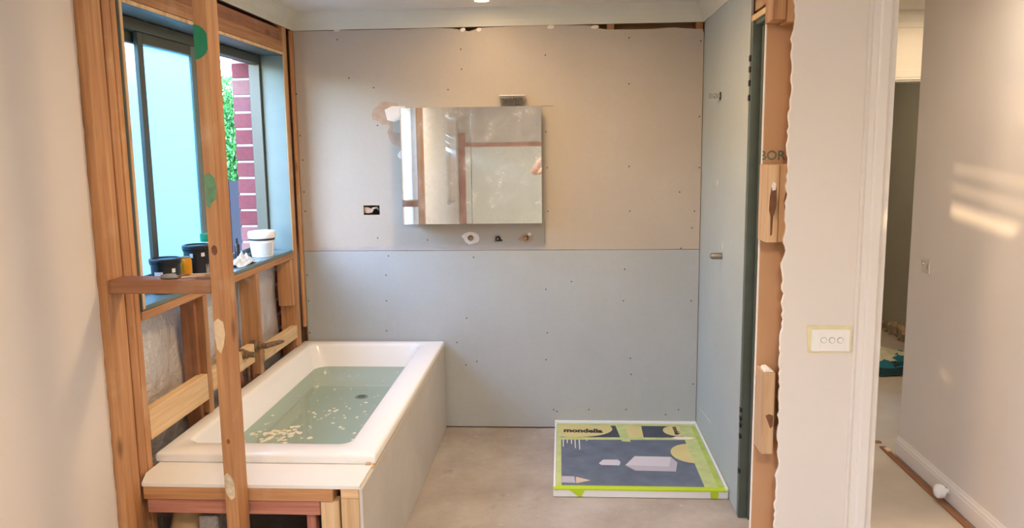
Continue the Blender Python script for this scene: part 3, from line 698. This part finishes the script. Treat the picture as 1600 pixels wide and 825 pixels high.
for v in r['geom']:
    if isinstance(v, bmesh.types.BMVert): v.co.z += .004
from_bm('lid', bm, WHITEP, cd, (-.27, 4.49, 1.8665))
bm = bmesh.new(); rs = random.Random(9)
for k in range(130):
    bm_box(bm, (rs.uniform(-.055, .055), rs.uniform(-.024, .024), rs.uniform(.008, .048)), (.004, .004, .026), 0, Euler((rs.random()*3, rs.random()*3, rs.random()*3)).to_matrix())
meta(from_bm('screws', bm, plain('bronze_screws', srgb(120,104,84), .4, metal=.6), cd, (-.27, 4.49, 1.8665)), kind='stuff')

# outlet cut-out cable and pipe stubs
cb = empty('outlet_cable', (-1.09, 4.60, 1.29), 'loose grey cable inside the rectangular outlet cut out', 'cable')
tube('sheath', [(-1.13, 4.62, 1.275), (-1.11, 4.585, 1.285), (-1.09, 4.572, 1.31), (-1.07, 4.575, 1.315), (-1.06, 4.60, 1.29)], .007, plain('grey_cable', srgb(196,190,180), .5), cb)
tube('conductor', [(-1.10, 4.575, 1.30), (-1.115, 4.57, 1.29), (-1.125, 4.572, 1.305)], .003, COPPER, cb)
box('wall_clip', (-1.10, -1.055), (4.60, 4.62), (1.275, 1.327), DARK, cb)
RYm = Matrix.Rotation(math.pi/2, 3, 'X')
def stub(name, x, z, r, mat, lab, capm=None):
    e = empty(name, (x, D, z), lab, 'pipe', group='basin pipe stubs')
    lathe('pipe', [(r, -.06), (r, .012), (r*.8, .014), (r*.8, .004), (.001, .004)], (x, D, z), mat, e, 20, RYm)
    return e
stub('pipe_stub', -.523, 1.135, .0135, BRASS, 'brass pipe stub in ragged white hole, leftmost under the mirror cabinet')
e = stub('pipe_stub', -.367, 1.131, .0125, BLACKR, 'black rimmed pipe stub in the middle below the mirror cabinet')
lathe('inner_pipe', [(.006, -.02), (.006, .016)], (-.367, D, 1.131), GREYM, e, 14, RYm); box('clip_tab', (-.356, -.343), (D-.006, D-.0005), (1.118, 1.126), BLACKR, e, .001)
stub('pipe_stub', -.209, 1.134, .0135, BRASS, 'brass pipe stub with dark rim, rightmost under the mirror cabinet')
RXm = Matrix.Rotation(-math.pi/2, 3, 'Y')
e = empty('shower_outlet', (XR, 4.056, 1.886), 'chrome threaded shower outlet high on the right wall', 'pipe fitting')
lathe('flange', [(.020, 0), (.020, .003)], (XR-.0002, 4.056, 1.886), DARK, e, 14, RXm)
lathe('thread', [(.011, 0), (.011, .02), (.014, .021), (.014, .030), (.011, .031), (.011, .044), (.014, .045), (.014, .055), (.007, .056)], (XR, 4.056, 1.886), CHROME, e, 18, RXm)
e = empty('pipe_spigot', (XR, 3.924, 1.112), 'dull metal pipe spigot sticking out low on the right wall', 'pipe fitting')
lathe('barrel', [(.0165, 0), (.0165, .045), (.013, .050), (.013, .056), (.006, .058)], (XR, 3.924, 1.112), GREYM, e, 18, RXm)
torn_r = prism('chipped_spot', [(4.075, 1.452), (4.088, 1.450), (4.092, 1.47), (4.083, 1.477)], 'x', XR-.0008, XR, GYPSUM, wr)
prism('chipped_spot', [(3.915, 1.15), (3.925, 1.15), (3.922, 1.185), (3.917, 1.185)], 'x', XR-.0008, XR, GYPSUM, wr)

# ------------------------------------------------------------------ shower tray with taped card cover
st = empty('shower_tray', (.365, 4.08, 0), 'low white shower tray in the back right corner', 'shower tray')
TX0, TX1, TY0, TY1 = -.046, .7765, 3.612, 4.5515
boxes('tray_base', [((TX0, TX1), (TY0, TY1), (.0015, .036))], TRAYW, st, .003)
boxes('upstand', [((TX0, TX1), (TY1-.012, TY1), (.036, .052)), ((TX1-.012, TX1), (TY0, TY1-.012), (.036, .052)), ((TX0, TX0+.012), (TY0, TY1-.012), (.036, .042)), ((TX0+.012, TX1-.012), (TY0, TY0+.012), (.036, .042))], TRAYW, st, .002)
cc = empty('card_cover', (.33, 4.06, .0365), 'slate grey printed carton card taped over the shower tray', 'cardboard')
Zt = .0365
box('card', (-.032, .762), (3.626, 4.296), (Zt, Zt+.003), CARD, cc, .0005)
box('card_flap', (-.028, .755), (4.300, 4.515), (Zt, Zt+.003), CARD_D, cc, .0005)
za = Zt+.003
def flat(name, pts, mat, lay, par=cc): return prism(name, pts, 'z', za+.0005*lay, za+.0005*lay+.0005, mat, par)
def ell(cx, cy, rx, ry, a0=0, a1=360, n=26): return [(cx+rx*math.cos(math.radians(a0+(a1-a0)*k/n)), cy+ry*math.sin(math.radians(a0+(a1-a0)*k/n))) for k in range(n if a1-a0 == 360 else n+1)]
flat('logo_panel', [(-.02, 4.50)]+[(-.02, 4.335)]+[(.06+.225*math.sin(math.radians(a)), 4.445-.140*math.cos(math.radians(a))) for a in range(-20, 100, 8)]+[(.275, 4.50)], CARD_T, 0)
M = Matrix.Translation((.005, 4.385, za+.0009)) @ Matrix.Rotation(-.03, 4, 'Z') @ Matrix.Diagonal((1.0, 1.35, 1, 1))
text('logo_lettering', 'mondella', .060, PRINT_K, cc, M, None, .05)
flat('printed_panel', [(.345, 4.505), (.455, 4.505), (.450, 4.305), (.360, 4.305)], CARD_T, 0)
flat('logo_panel', ell(.655, 4.42, .085, .085), CARD_T, 0)
M = Matrix.Translation((.632, 4.485, za+.0009)) @ Matrix.Rotation(-math.pi/2, 4, 'Z') @ Matrix.Diagonal((1, 1.2, 1, 1))
text('logo_lettering', 'mondella', .035, PRINT_K, cc, M, None, .03)
flat('logo_panel', [(min(a, .72), b) for a, b in ell(.685, 4.085, .115, .135)], CARD_T, 0)
# printed basin drawings
flat('printed_basin', [(0.318, 3.913), (0.376, 4.035), (0.563, 4.03), (0.538, 3.903)], PRINT_L, 0)
flat('printed_basin_side', [(0.318, 3.913), (0.538, 3.903), (0.563, 3.84), (0.363, 3.847)], PRINT_LS, 0)
flat('printed_basin_side', [(0.563, 4.03), (0.586, 3.956), (0.563, 3.84), (0.538, 3.903)], PRINT_LS, 0)
flat('printed_basin', [(0.185, 3.934), (0.209, 3.983), (0.285, 3.985), (0.297, 3.954), (0.288, 3.91), (0.196, 3.913)], PRINT_L, 0)
flat('printed_label', [(-0.005, 3.767), (0.056, 3.765), (0.061, 3.688), (-0.005, 3.691)], PRINT_LS, 0)
flat('printed_arrow', [(0.064, 3.76), (0.134, 3.72), (0.064, 3.684)], plain('peach_print', srgb(212,190,164), .6), 0)
for k, (x, L) in enumerate(((.0, .13), (.022, .08), (.045, .09), (.065, .15), (.088, .17), (.13, .04))): flat('plaster_drip', [(x, 4.29), (x+.006, 4.29), (x+.005, 4.29-L), (x+.001, 4.29-L)], GYPSUM, 0)
flat('torn_card', [(.60, 4.30), (.63, 4.325), (.70, 4.32), (.735, 4.305), (.70, 4.285), (.64, 4.28)], GYPSUM, 3)
tl = 2
flat('tape', [(-.02, 4.262), (.70, 4.278), (.70, 4.312), (-.02, 4.300)], TAPE_P, tl-1)
flat('tape', [(.672, 3.63), (.735, 3.63), (.740, 4.52), (.672, 4.52)], TAPE_P, tl)
flat('tape', [(.735, 3.63), (.762, 3.63), (.762, 4.52), (.740, 4.52)], plain('lime_tape_worn', srgb(170,196,92), .6, var=.15, vscale=12), tl)
flat('tape', [(-.033, 3.63), (-.006, 3.63), (-.010, 4.51), (-.033, 4.51)], TAPE_P, tl)
flat('tape', [(-.033, 4.492), (.762, 4.492), (.762, 4.526), (-.033, 4.526)], TAPE_P, tl+1)
flat('tape', [(.305, 4.495), (.360, 4.495), (.372, 4.235), (.325, 4.240)], TAPE_P, tl+2)
flat('tape', [(-.033, 3.627), (.765, 3.627), (.765, 3.655), (-.033, 3.655)], TAPE, tl+1)
boxes('tape', [((-.046, .772), (3.6098, 3.6115), (.0375, .0425)), ((-.046, .772), (3.6098, 3.632), (.0425, .0435))], TAPE, cc)
prism('tape_tab', [(.025, .041), (.105, .041), (.088, .006), (.076, .004)], 'y', 3.6085, 3.6095, TAPE, cc)
prism('tape_tab', [(.692, .041), (.728, .041), (.728, .002), (.692, .008)], 'y', 3.6085, 3.6095, TAPE, cc)

# ------------------------------------------------------------------ things on the window sill and the nogging
SZ = 1.0985
def paint_tin(loc, r, h, label, rotz):
    e = empty('paint_tin', loc, label, 'paint tin', group='black paint tins on the sill')
    lathe('can', [(r*.90, 0.0005), (r*.93, .006), (r*.97, h*.82), (r*1.03, h*.83), (r*1.03, h*.87), (r*.99, h*.88)], loc, BLACKP, e)
    lathe('lid', [(r*.99, h*.88), (r*1.06, h*.885), (r*1.06, h*.97), (r*1.0, h), (r*.86, h), (r*.84, h*.965), (.001, h*.965)], loc, BLACKP, e)
    return e
def wrap(par, loc, r0, r1, h0, h1, a0, a1, mat, name='label_patch', n=6):
    bm = bmesh.new(); V = []
    for k in range(n+1):
        a = math.radians(a0+(a1-a0)*k/n); V.append([bm.verts.new((r*math.cos(a), r*math.sin(a), z)) for r, z in ((r0+.0006, h0), (r1+.0006, h1))])
    for k in range(n): bm.faces.new((V[k][0], V[k+1][0], V[k+1][1], V[k][1]))
    return from_bm(name, bm, mat, par, loc, None, True)
L1 = (-1.560, 3.030, SZ); t = paint_tin(L1, .057, .138, 'short black paint tin at the near end of the window sill', 0)
wrap(t, L1, .0545, .0548, .070, .088, 248, 285, LABELW); wrap(t, L1, .0548, .055, .084, .100, 320, 335, LABELW)
L2 = (-1.567, 3.325, SZ); t = paint_tin(L2, .058, .155, 'taller black paint tin between yellow can and timber post', 0)
wrap(t, L2, .0552, .0556, .104, .122, 262, 276, LABELW); wrap(t, L2, .0558, .056, .108, .124, 310, 326, LABELW); wrap(t, L2, .0535, .054, .030, .062, 275, 305, LABELW, 'leaf_emblem'); wrap(t, L2, .054, .0545, .03, .085, 330, 350, plain('grey_label', srgb(150,148,146), .5))
L3 = (-1.548, 3.165, SZ)
e = empty('yellow_can', L3, 'small golden yellow drink can between the black tins', 'can')
lathe('can_body', [(.022, .0005), (.026, .008), (.0275, .014), (.0275, .108), (.023, .120)], L3, YELLOWC, e, 28)
lathe('can_top', [(.0235, .120), (.0235, .124), (.021, .124), (.020, .121), (.001, .121)], L3, GREYM, e, 28)
L4 = (-1.592, 3.475, SZ)
e = empty('white_bottle', L4, 'white bottle with green cap half hidden behind the post', 'bottle')
lathe('bottle_body', [(.038, .0005), (.042, .006), (.042, .10), (.036, .128), (.024, .148), (.022, .152)], L4, WHITEP, e)
lathe('cap', [(.026, .152), (.0265, .182), (.024, .186), (.001, .186)], L4, GREENP, e, 24)
L5 = (-1.572, 4.085, SZ)
e = empty('white_pail', L5, 'white plastic pail with lid at the far end of the sill', 'bucket')
lathe('pail_body', [(.054, .0005), (.056, .004), (.063, .088)], L5, WHITEP, e)
lathe('lid_rim', [(.0655, .088), (.0665, .095), (.0655, .098)], L5, BLACKR, e)
lathe('lid', [(.068, .098), (.070, .102), (.069, .130), (.066, .134), (.060, .134), (.058, .131), (.001, .131)], L5, WHITEP, e)
wrap(e, L5, .0565, .0615, .010, .075, 285, 345, plain('faint_label', srgb(206,212,216), .5), 'faint_label')
def crumple(name, loc, sx, sy, h, mat, seed, label, cat, n=26):
    bm = bmesh.new(); V = []
    for i in range(n+1):
        row = []
        for j in range(n+1):
            u, v = i/n*2-1, j/n*2-1; e_ = max(0, 1-(u*u+v*v)**.9*.75)
            k = mnoise.fractal(Vector((u*1.7+seed, v*1.7, seed*.7)), 1, 2, 4)
            q = 1+.3*mnoise.noise(Vector((u*2+seed, v*2, 5)))
            row.append(bm.verts.new((u*sx*q, v*sy*q, max(.001, h*(.45*e_+.9*abs(k)*e_)))))
        V.append(row)
    for i in range(n):
        for j in range(n): bm.faces.new((V[i][j], V[i+1][j], V[i+1][j+1], V[i][j+1]))
    rg_ = bmesh.ops.extrude_face_region(bm, geom=bm.faces[:])
    for v in rg_['geom']:
        if isinstance(v, bmesh.types.BMVert): v.co.z += .002
    return meta(from_bm(name, bm, mat, None, loc, None, True), label, cat)
crumple('rag', (-1.562, 3.79, SZ), .042, .11, .05, RAG, 2.2, 'crumpled white rag on the sill beside the pail', 'rag')
e = empty('black_tube', (-1.605, 3.80, SZ), 'small black upright tube behind the rag on the sill', 'tube')
lathe('tube_body', [(.012, .0005), (.0125, .09), (.009, .095)], (-1.607, 3.845, SZ), BLACKP, e, 16); lathe('nozzle', [(.006, .095), (.004, .125)], (-1.607, 3.845, SZ), BLACKP, e, 12)
NZ = 1.2385
meta(blob('stone_chip', (-1.285, 2.515, NZ), (.030, .018, .010), LUMP, None, 5, .3, 2.5), 'grey lump lying on the horizontal timber nogging', 'stone')
def sliver(x, y, L, a, s, mat, label):
    bm = bmesh.new(); bm_box(bm, (0,0,0), (L, s*2.2, s), s*.25)
    for v in bm.verts: v.co.y *= 1-.5*abs(v.co.x)/(L/2); v.co.z += .002*math.sin(v.co.x*60)
    return meta(from_bm('wood_sliver', bm, mat, None, (x, y, NZ+s*.5+.0012), Matrix.Rotation(a, 3, 'Z')), label, 'wood chip', 'wood chips on the nogging')
sliver(-1.21, 2.525, .075, .2, .006, PINE_P, 'short pale wood chip next to the grey lump on the nogging')
sliver(-1.165, 2.505, .06, -.15, .006, PINE_D, 'dark wood splinter near the post on the nogging')
sliver(-1.185, 2.548, .085, .05, .010, PINE_P, 'long pale wood chip at the rear edge of the nogging')
sliver(-1.255, 2.548, .04, .5, .006, PINE_D, 'small brown wood chip behind the grey lump on the nogging')

# ------------------------------------------------------------------ switch, socket, door stop, floor bits
sw = empty('light_switch', (.825, PY-.012, 1.048), 'white three button light switch framed with yellowed tape', 'light switch')
yp = PY-.012
box('plate', (.768, .884), (yp-.009, yp-.001), (1.013, 1.083), SWITCHW, sw, .002)
box('rocker_panel', (.792, .868), (yp-.0105, yp-.0085), (1.016, 1.080), SWITCHW, sw, .001)
for x in (.803, .828, .853):
    lathe('button_ring', [(.0095, 0), (.0095, .0012), (.001, .0012)], (x, yp-.0105, 1.050), plain('button_shadow_grey', srgb(150,146,140), .5), sw, 20, RYm)
    lathe('button', [(.0082, 0), (.0082, .003), (.007, .004), (.001, .004)], (x, yp-.0105, 1.050), SWITCHW, sw, 20, RYm)
ti = 0
for p in ([(.756, 1.094), (.889, 1.092), (.888, 1.080), (.757, 1.082)], [(.760, 1.006), (.888, 1.010), (.888, 1.019), (.760, 1.020)], [(.754, 1.092), (.773, 1.090), (.775, 1.008), (.758, 1.010)], [(.882, 1.090), (.890, 1.090), (.891, 1.014), (.882, 1.012)]):
    prism('tape_strip', [(a+random.uniform(-.002,.002), b+random.uniform(-.002,.002)) for a, b in p], 'y', yp-.0022-.0004*ti, yp-.0003, TAPE_Y, sw); ti += 1
ds = empty('wall_socket', (1.782, 3.99, 1.05), 'small clear plastic socket plate on the hall wall', 'socket')
box('plate', (1.774, 1.7815), (3.945, 4.035), (1.015, 1.085), plain('socket_white', srgb(214,206,196), .25), ds, .003)
lathe('screw_cap', [(.006, 0), (.005, .003), (.001, .003)], (1.7738, 4.01, 1.056), CHROME, ds, 12, RXm)
box('slot', (1.7735, 1.7745), (3.966, 3.970), (1.035, 1.06), BLACKP, ds)
e = empty('door_stop', (1.765, 3.60, .06), 'round white door stop knob on the hall skirting', 'door stop')
lathe('neck', [(.012, 0), (.011, .02)], (1.766, 3.60, .062), WHITEP, e, 20, RXm)
lathe('knob', [(.014, .016), (.027, .021), (.033, .034), (.032, .050), (.022, .060), (.001, .064)], (1.766, 3.60, .062), WHITEP, e, 24, RXm)
meta(timber('gripper_strip', (1.728, 1.760), (2.70, 4.30), (.0005, .008), PINE_D, None, 'y', .001), 'long brown carpet gripper strip beside the hall skirting', 'timber strip')
meta(timber('gripper_strip', (1.66, 1.765), (4.36, 4.385), (.0005, .008), PINE_D, None, 'x', .001), 'short brown gripper strip across the hall end', 'timber strip')
meta(timber('wood_offcut', (1.735, 1.765), (4.215, 4.26), (.009, .016), PINE_P, None, 'y', .001), 'tiny pale offcut at the end of the skirting', 'offcut')
tw = empty('towel_pile', (2.42, 5.8, 0), 'teal and cream towel heap on the far floor', 'towel')
def cloth(loc, sx, sy, h, mat, seed):
    o = crumple('towel_fold', loc, sx, sy, h, mat, seed, None, None); o.parent = tw; o.matrix_parent_inverse = WM[tw.name].inverted(); return o
cloth((2.46, 5.82, .002), .34, .16, .06, FAB_D, 1.1); cloth((2.40, 5.92, .03), .30, .16, .07, FAB_T, 3.7); cloth((2.36, 6.02, .055), .30, .17, .09, FAB_W, 6.4); cloth((2.58, 5.98, .075), .14, .09, .04, FAB_T, 9.4)

# ------------------------------------------------------------------ front room seen in the mirror, plus unseen windows added for light
lb = empty('leaning_panel', (-.4, -2.85, 0), 'pale panel with brown timber border seen in the mirror', 'panel')
box('panel_sheet', (-1.40, 1.0), (-2.865, -2.85), (.3, 1.66), plain('pale_panel', srgb(238,242,232), .6), lb)
timber('border', (-1.40, 1.0), (-2.868, -2.835), (1.66, 1.72), PINE_R, lb, 'x'); timber('border', (-1.49, -1.40), (-2.868, -2.835), (.2, 1.86), PINE_R, lb)
w2 = empty('window_2', (-1.6, .9, .75), 'front room side window with pale blinds', kind=S)
for y in (.45, 1.25): box('frame_jamb', (-1.66, -1.60), (y, y+.05), (.75, 2.10), ALU, w2)
for z in (.75, 2.05): box('frame_rail', (-1.66, -1.60), (.50, 1.25), (z, z+.05), ALU, w2)
box('mullion', (-1.65, -1.61), (.85, .89), (.80, 2.05), ALU, w2)
def curtain():
    bm = bmesh.new(); n = 60; V = []
    for i in range(n+1):
        y = .47+.36*i/n; x = -1.575+.018*math.sin(i*.95); V.append((bm.verts.new((x, y, .78)), bm.verts.new((x, y, 2.08))))
    for i in range(n): bm.faces.new((V[i][0], V[i+1][0], V[i+1][1], V[i][1]))
    Nn = NT('sheer_fabric'); tr = Nn.n('BsdfTranslucent'); tr.inputs[0].default_value = (.92,.95,.97,1); tp = Nn.n('BsdfTransparent')
    mx = Nn.n('MixShader'); mx.inputs[0].default_value = .25; Nn.l(tr.outputs[0], mx.inputs[1]); Nn.l(tp.outputs[0], mx.inputs[2]); Nn.l(mx.outputs[0], Nn.o.inputs[0])
    from_bm('sheer_curtain', bm, Nn.m, w2, smooth=True)
curtain()
w4 = empty('added_window_4', (1.05, -2.91, .7), 'unseen rear window added for cool light in the front room', kind=S)  # unseen window added to bring cool sky light into the front room
for x in (.2, 1.03, 1.85): box('frame_stile', (x, x+.05), (-2.94, -2.88), (.7, 2.15), ALU, w4)
for z in (.7, 2.10): box('frame_rail', (.25, 1.85), (-2.94, -2.88), (z, z+.05), ALU, w4)
w3 = empty('added_window_3', (-1.6, -1.9, .9), 'unseen front room window, blind gaps shaped to cast sun streaks', kind=S)  # unseen window, placed so its blind gaps throw sun streaks on the hall wall
gaps = [(1.632, 1.684), (1.752, 1.764), (1.845, 1.857)]
z = .90; k = 0
edges = [.90]+[v for g in gaps for v in g]+[2.10]
for i in range(0, len(edges), 2):
    a, b = edges[i], edges[i+1]; n = max(1, round((b-a)/.06))
    for q in range(n):
        z0, z1 = a+(b-a)*q/n, a+(b-a)*(q+1)/n; t = .08
        prism('blind_slat', [(-2.60, z0-.55*t), (-1.60, z0+.45*t), (-1.60, z1+.45*t), (-2.60, z1-.55*t)], 'x', -1.600, -1.592, PAINT_W, w3)

# ------------------------------------------------------------------ outside
meta(box('ground_outside', (-9, -1.80), (-9, 16), (-.4, -.3), SOIL), 'paved ground outside the window', kind=S)
meta(box('ground_rear', (-1.80, 6), (-9, -2.95), (-.4, -.3), SOIL), 'paved ground behind the house', kind=S)
fe = empty('garden_fence', (-4.5, 5, -.3), 'dark steel garden fence outside the window', 'fence')
for k in range(19):
    y = -5.4+k; box('fence_panel', (-4.53, -4.50), (y+.02, y+.98), (-.3, 1.24), FENCEM, fe); box('fence_post', (-4.54, -4.48), (y-.02, y+.02), (-.3, 1.26), FENCEM, fe)
rf_ = empty('sun_block_fence', (.2, -5.2, -.3), 'unseen tall paling fence added to block low sun', 'fence')  # unseen fence added to keep low sun out of the rear window
for k in range(28): box('paling', (-2.6+k*.22, -2.6+k*.22+.216), (-5.22, -5.2), (-.3, 2.45), PINE_P, rf_)
box('rail', (-2.6, 3.55), (-5.2, -5.16), (1.9, 1.99), PINE_P, rf_)
hg = empty('hedge', (-5.1, 4, -.3), 'dense green hedge rising behind the dark fence', 'hedge')
bm = bmesh.new(); rh = random.Random(5)
bm_box(bm, (-5.45, 3.5, 1.1), (.9, 19.4, 2.8)); bmesh.ops.subdivide_edges(bm, edges=bm.edges[:], cuts=14, use_grid_fill=True)
for v in bm.verts: v.co += Vector((.15, .1, .08))*mnoise.noise(v.co*1.7)
from_bm('hedge_core', bm, HEDGECORE, hg)
V, Fs = [], []
for k in range(26000):
    y = rh.uniform(6.5, 13) if k < 20000 else rh.uniform(-6.1, 6.5); zz = rh.uniform(1.0, 2.75); x = -4.95+rh.uniform(-.12, .16)+.12*mnoise.noise(Vector((y*1.4, zz*1.8, 0)))
    s = rh.uniform(.02, .05); Rm = Euler((rh.random()*6, rh.random()*6, rh.random()*6)).to_matrix(); i = len(V)
    for q in ((-s, 0, 0), (0, -s*.5, .004), (s, 0, 0), (0, s*.5, .004)):
        p = Rm @ Vector(q); V.append((x+p.x, y+p.y, zz+p.z))
    Fs.append((i, i+1, i+2, i+3))
me = bpy.data.meshes.new('hedge_leaves'); me.from_pydata(V, [], Fs); meta(link(bpy.data.objects.new('hedge_leaves', me), LEAF, hg), kind='stuff')

# ------------------------------------------------------------------ lamps
def ceiling_lamp(name, loc, r, watts, col, label, size):
    e = empty(name, loc, label, 'ceiling light')
    lathe('trim_ring', [(r, 0), (r*1.25, 0), (r*1.25, -.006), (r, -.010), (r*.98, -.004)], loc, PAINT_W, e, 32, cap=False)
    lathe('diffuser', [(r, -.003), (r*.9, -.006), (.001, -.007)], loc, emit(name+'_glow', col+(1,), 6), e, 32)
    ld = bpy.data.lights.new(name+'_lamp', 'AREA'); ld.shape = 'DISK'; ld.size = size; ld.energy = watts; ld.color = col
    lo = bpy.data.objects.new(name+'_lamp', ld); link(lo, None, e, (loc[0], loc[1], loc[2]-.014)); return e
WARM = (1.0, .68, .38)
ceiling_lamp('bathroom_downlight', (-.41, 4.275, CZ), .04, 1.2, WARM, 'small bathroom downlight glowing at the top edge of the view', .08)
ceiling_lamp('bathroom_fill_light', (-.25, 3.35, CZ), .15, 23, WARM, 'added unseen fill light above the bath side', .30)  # unseen lamp added to spread even warm light over the bathroom walls
ceiling_lamp('hall_downlight', (2.12, 4.55, CZ), .045, 5, (1.0, .78, .50), 'hall downlight glowing near the lit header', .09)
ceiling_lamp('front_room_fill_lamp', (-.85, .45, CZ), .14, 17, (1.0, .86, .72), 'added unseen fill lamp on the front room window side', .28)  # unseen lamp added to widen the front room light
ceiling_lamp('front_room_fill_lamp', (.30, .15, CZ), .14, 40, (1.0, .86, .72), 'added unseen fill lamp on the front room doorway side', .28)  # unseen lamp added and placed to reach the hall wall through the doorway
ceiling_lamp('hall_fill_light', (1.32, 3.05, CZ), .13, 7, (1.0, .84, .66), 'added unseen fill light over the hall skirting wall', .26)  # unseen lamp added to lift the dark hall wall and floor
ceiling_lamp('far_room_fill_lamp', (1.9, 6.6, CZ), .12, 5, (1.0, .82, .60), 'added unseen fill lamp in the far room', .24)  # unseen lamp added to brighten the far grey wall

# ------------------------------------------------------------------ photographer, reflected at the mirror's edge
SKIN = plain('skin', srgb(214,164,142), .5, var=.05, vscale=30); SHIRT = plain('grey_shirt', srgb(120,124,132), .9, bump=.2); JEANS = plain('blue_trousers', srgb(58,68,92), .9, bump=.2); HAIR = plain('brown_hair', srgb(70,50,36), .7, var=.2, vscale=60)
pe = empty('person', (0, -.47, 0), 'person in grey shirt holding a phone, elbow reflected at the mirror edge', 'person')
def skinned(name, verts, edges, mat, parent, sub=2):
    me = bpy.data.meshes.new(name); me.from_pydata([v[:3] for v in verts], edges, [])
    o = bpy.data.objects.new(name, me); link(o, mat, parent)
    md = o.modifiers.new('skin', 'SKIN'); md.use_smooth_shade = True
    sv = me.skin_vertices[0].data
    for i, v in enumerate(verts):
        r = v[3]; sv[i].radius = r if isinstance(r, tuple) else (r, r); sv[i].use_root = (i == 0)
    sb = o.modifiers.new('sub', 'SUBSURF'); sb.levels = sub; sb.render_levels = sub
    return o
B_ = [(0, -.47, .95, (.155, .105)), (0, -.47, 1.10, (.135, .095)), (0, -.475, 1.28, (.150, .105)), (0, -.47, 1.41, (.120, .085)), (0, -.455, 1.50, .055), (0, -.44, 1.57, .058), (0, -.42, 1.65, (.075, .09)), (0, -.425, 1.73, (.070, .085)), (0, -.43, 1.785, .045)]
ed = [(0,1),(1,2),(2,3),(3,4),(4,5),(5,6),(6,7),(7,8)]
def chain(start, pts):
    prev = start
    for p_ in pts: B_.append(p_); ed.append((prev, len(B_)-1)); prev = len(B_)-1
for sx in (-1, 1):
    chain(3, [(sx*.17, -.465, 1.41, .060), (sx*.25, -.33, 1.385, .050), (sx*.325, -.19, 1.37, .042), (sx*.25, -.13, 1.46, .043), (sx*.16, -.07, 1.565, .032), (sx*.115, -.055, 1.61, (.022, .032)), (sx*.095, -.05, 1.64, (.016, .036))])
    chain(0, [(sx*.09, -.47, .86, .085), (sx*.10, -.46, .50, .058), (sx*.10, -.48, .30, .052), (sx*.10, -.485, .10, .036), (sx*.105, -.41, .035, (.035, .03)), (sx*.11, -.33, .028, (.036, .022))])
body = skinned('body', B_, ed, SKIN, pe)
for sx in (-1, 1):
    for j, (z, L) in enumerate(((1.655, .060), (1.637, .066), (1.619, .062), (1.602, .050))):
        tube('finger', [(sx*.098, -.045, z), (sx*.094, -.024, z+.002), (sx*.082, -.0165, z+.003), (sx*(.082-L*.35), -.0175, z+.002)], [.0088, .0085, .0080, .0062], SKIN, body, 8)
    tube('thumb', [(sx*.110, -.058, 1.628), (sx*.088, -.062, 1.650), (sx*.062, -.052, 1.660)], [.012, .0105, .008], SKIN, body, 8)
for sx in (-1, 1):
    lathe('ear', [(.004, -.006), (.018, -.002), (.020, .003), (.010, .006)], (sx*.077, -.425, 1.645), SKIN, body, 12, Matrix.Rotation(math.pi/2, 3, 'Y'))
    lathe('eye', [(.001, -.006), (.009, -.003), (.011, .002), (.001, .006)], (sx*.031, -.338, 1.665), WHITEP, body, 12, Matrix.Rotation(-math.pi/2, 3, 'X'))
tube('nose', [(0, -.335, 1.665), (0, -.322, 1.64), (0, -.316, 1.622)], [.009, .012, .014], SKIN, body, 8)
tube('mouth', [(-.024, -.338, 1.592), (0, -.330, 1.590), (.024, -.338, 1.592)], [.003, .006, .003], COPPER, body, 8)
blob('hair', (0, -.445, 1.655), (.088, .104, .092), HAIR, body, 2, .06, 4)
SH = [(0, -.47, .93, (.168, .118)), (0, -.47, 1.10, (.150, .110)), (0, -.475, 1.28, (.164, .118)), (0, -.47, 1.41, (.132, .096)), (0, -.458, 1.47, .066)]
se = [(0,1),(1,2),(2,3),(3,4)]
for sx in (-1, 1):
    SH.append((sx*.17, -.465, 1.41, .072)); SH.append((sx*.235, -.355, 1.39, .066)); n = len(SH); se += [(3, n-2), (n-2, n-1)]
skinned('shirt', SH, se, SHIRT, pe)
TR = [(0, -.47, .97, (.166, .116)), (0, -.47, .90, (.150, .115))]; te = [(0, 1)]
for sx in (-1, 1):
    for k, q in enumerate(((sx*.09, -.47, .82, .095), (sx*.10, -.46, .50, .072), (sx*.10, -.48, .28, .066), (sx*.10, -.485, .09, .060))):
        TR.append(q); te.append((1 if k == 0 else len(TR)-2, len(TR)-1))
skinned('trousers', TR, te, JEANS, pe)
for sx in (-1, 1):
    bm = bmesh.new(); bm_box(bm, (0,0,0), (.095, .28, .085), .03)
    for v in bm.verts:
        if v.co.y > .05: v.co.z = min(v.co.z, .010)
    from_bm('shoe', bm, BLACKR, pe, (sx*.105, -.42, .0435))
ph = empty('phone', (0, -.035, 1.65), 'black phone held up in landscape by the person', 'phone')
box('phone_body', (-.079, .079), (-.044, -.036), (1.593, 1.667), BLACKP, ph, .003)
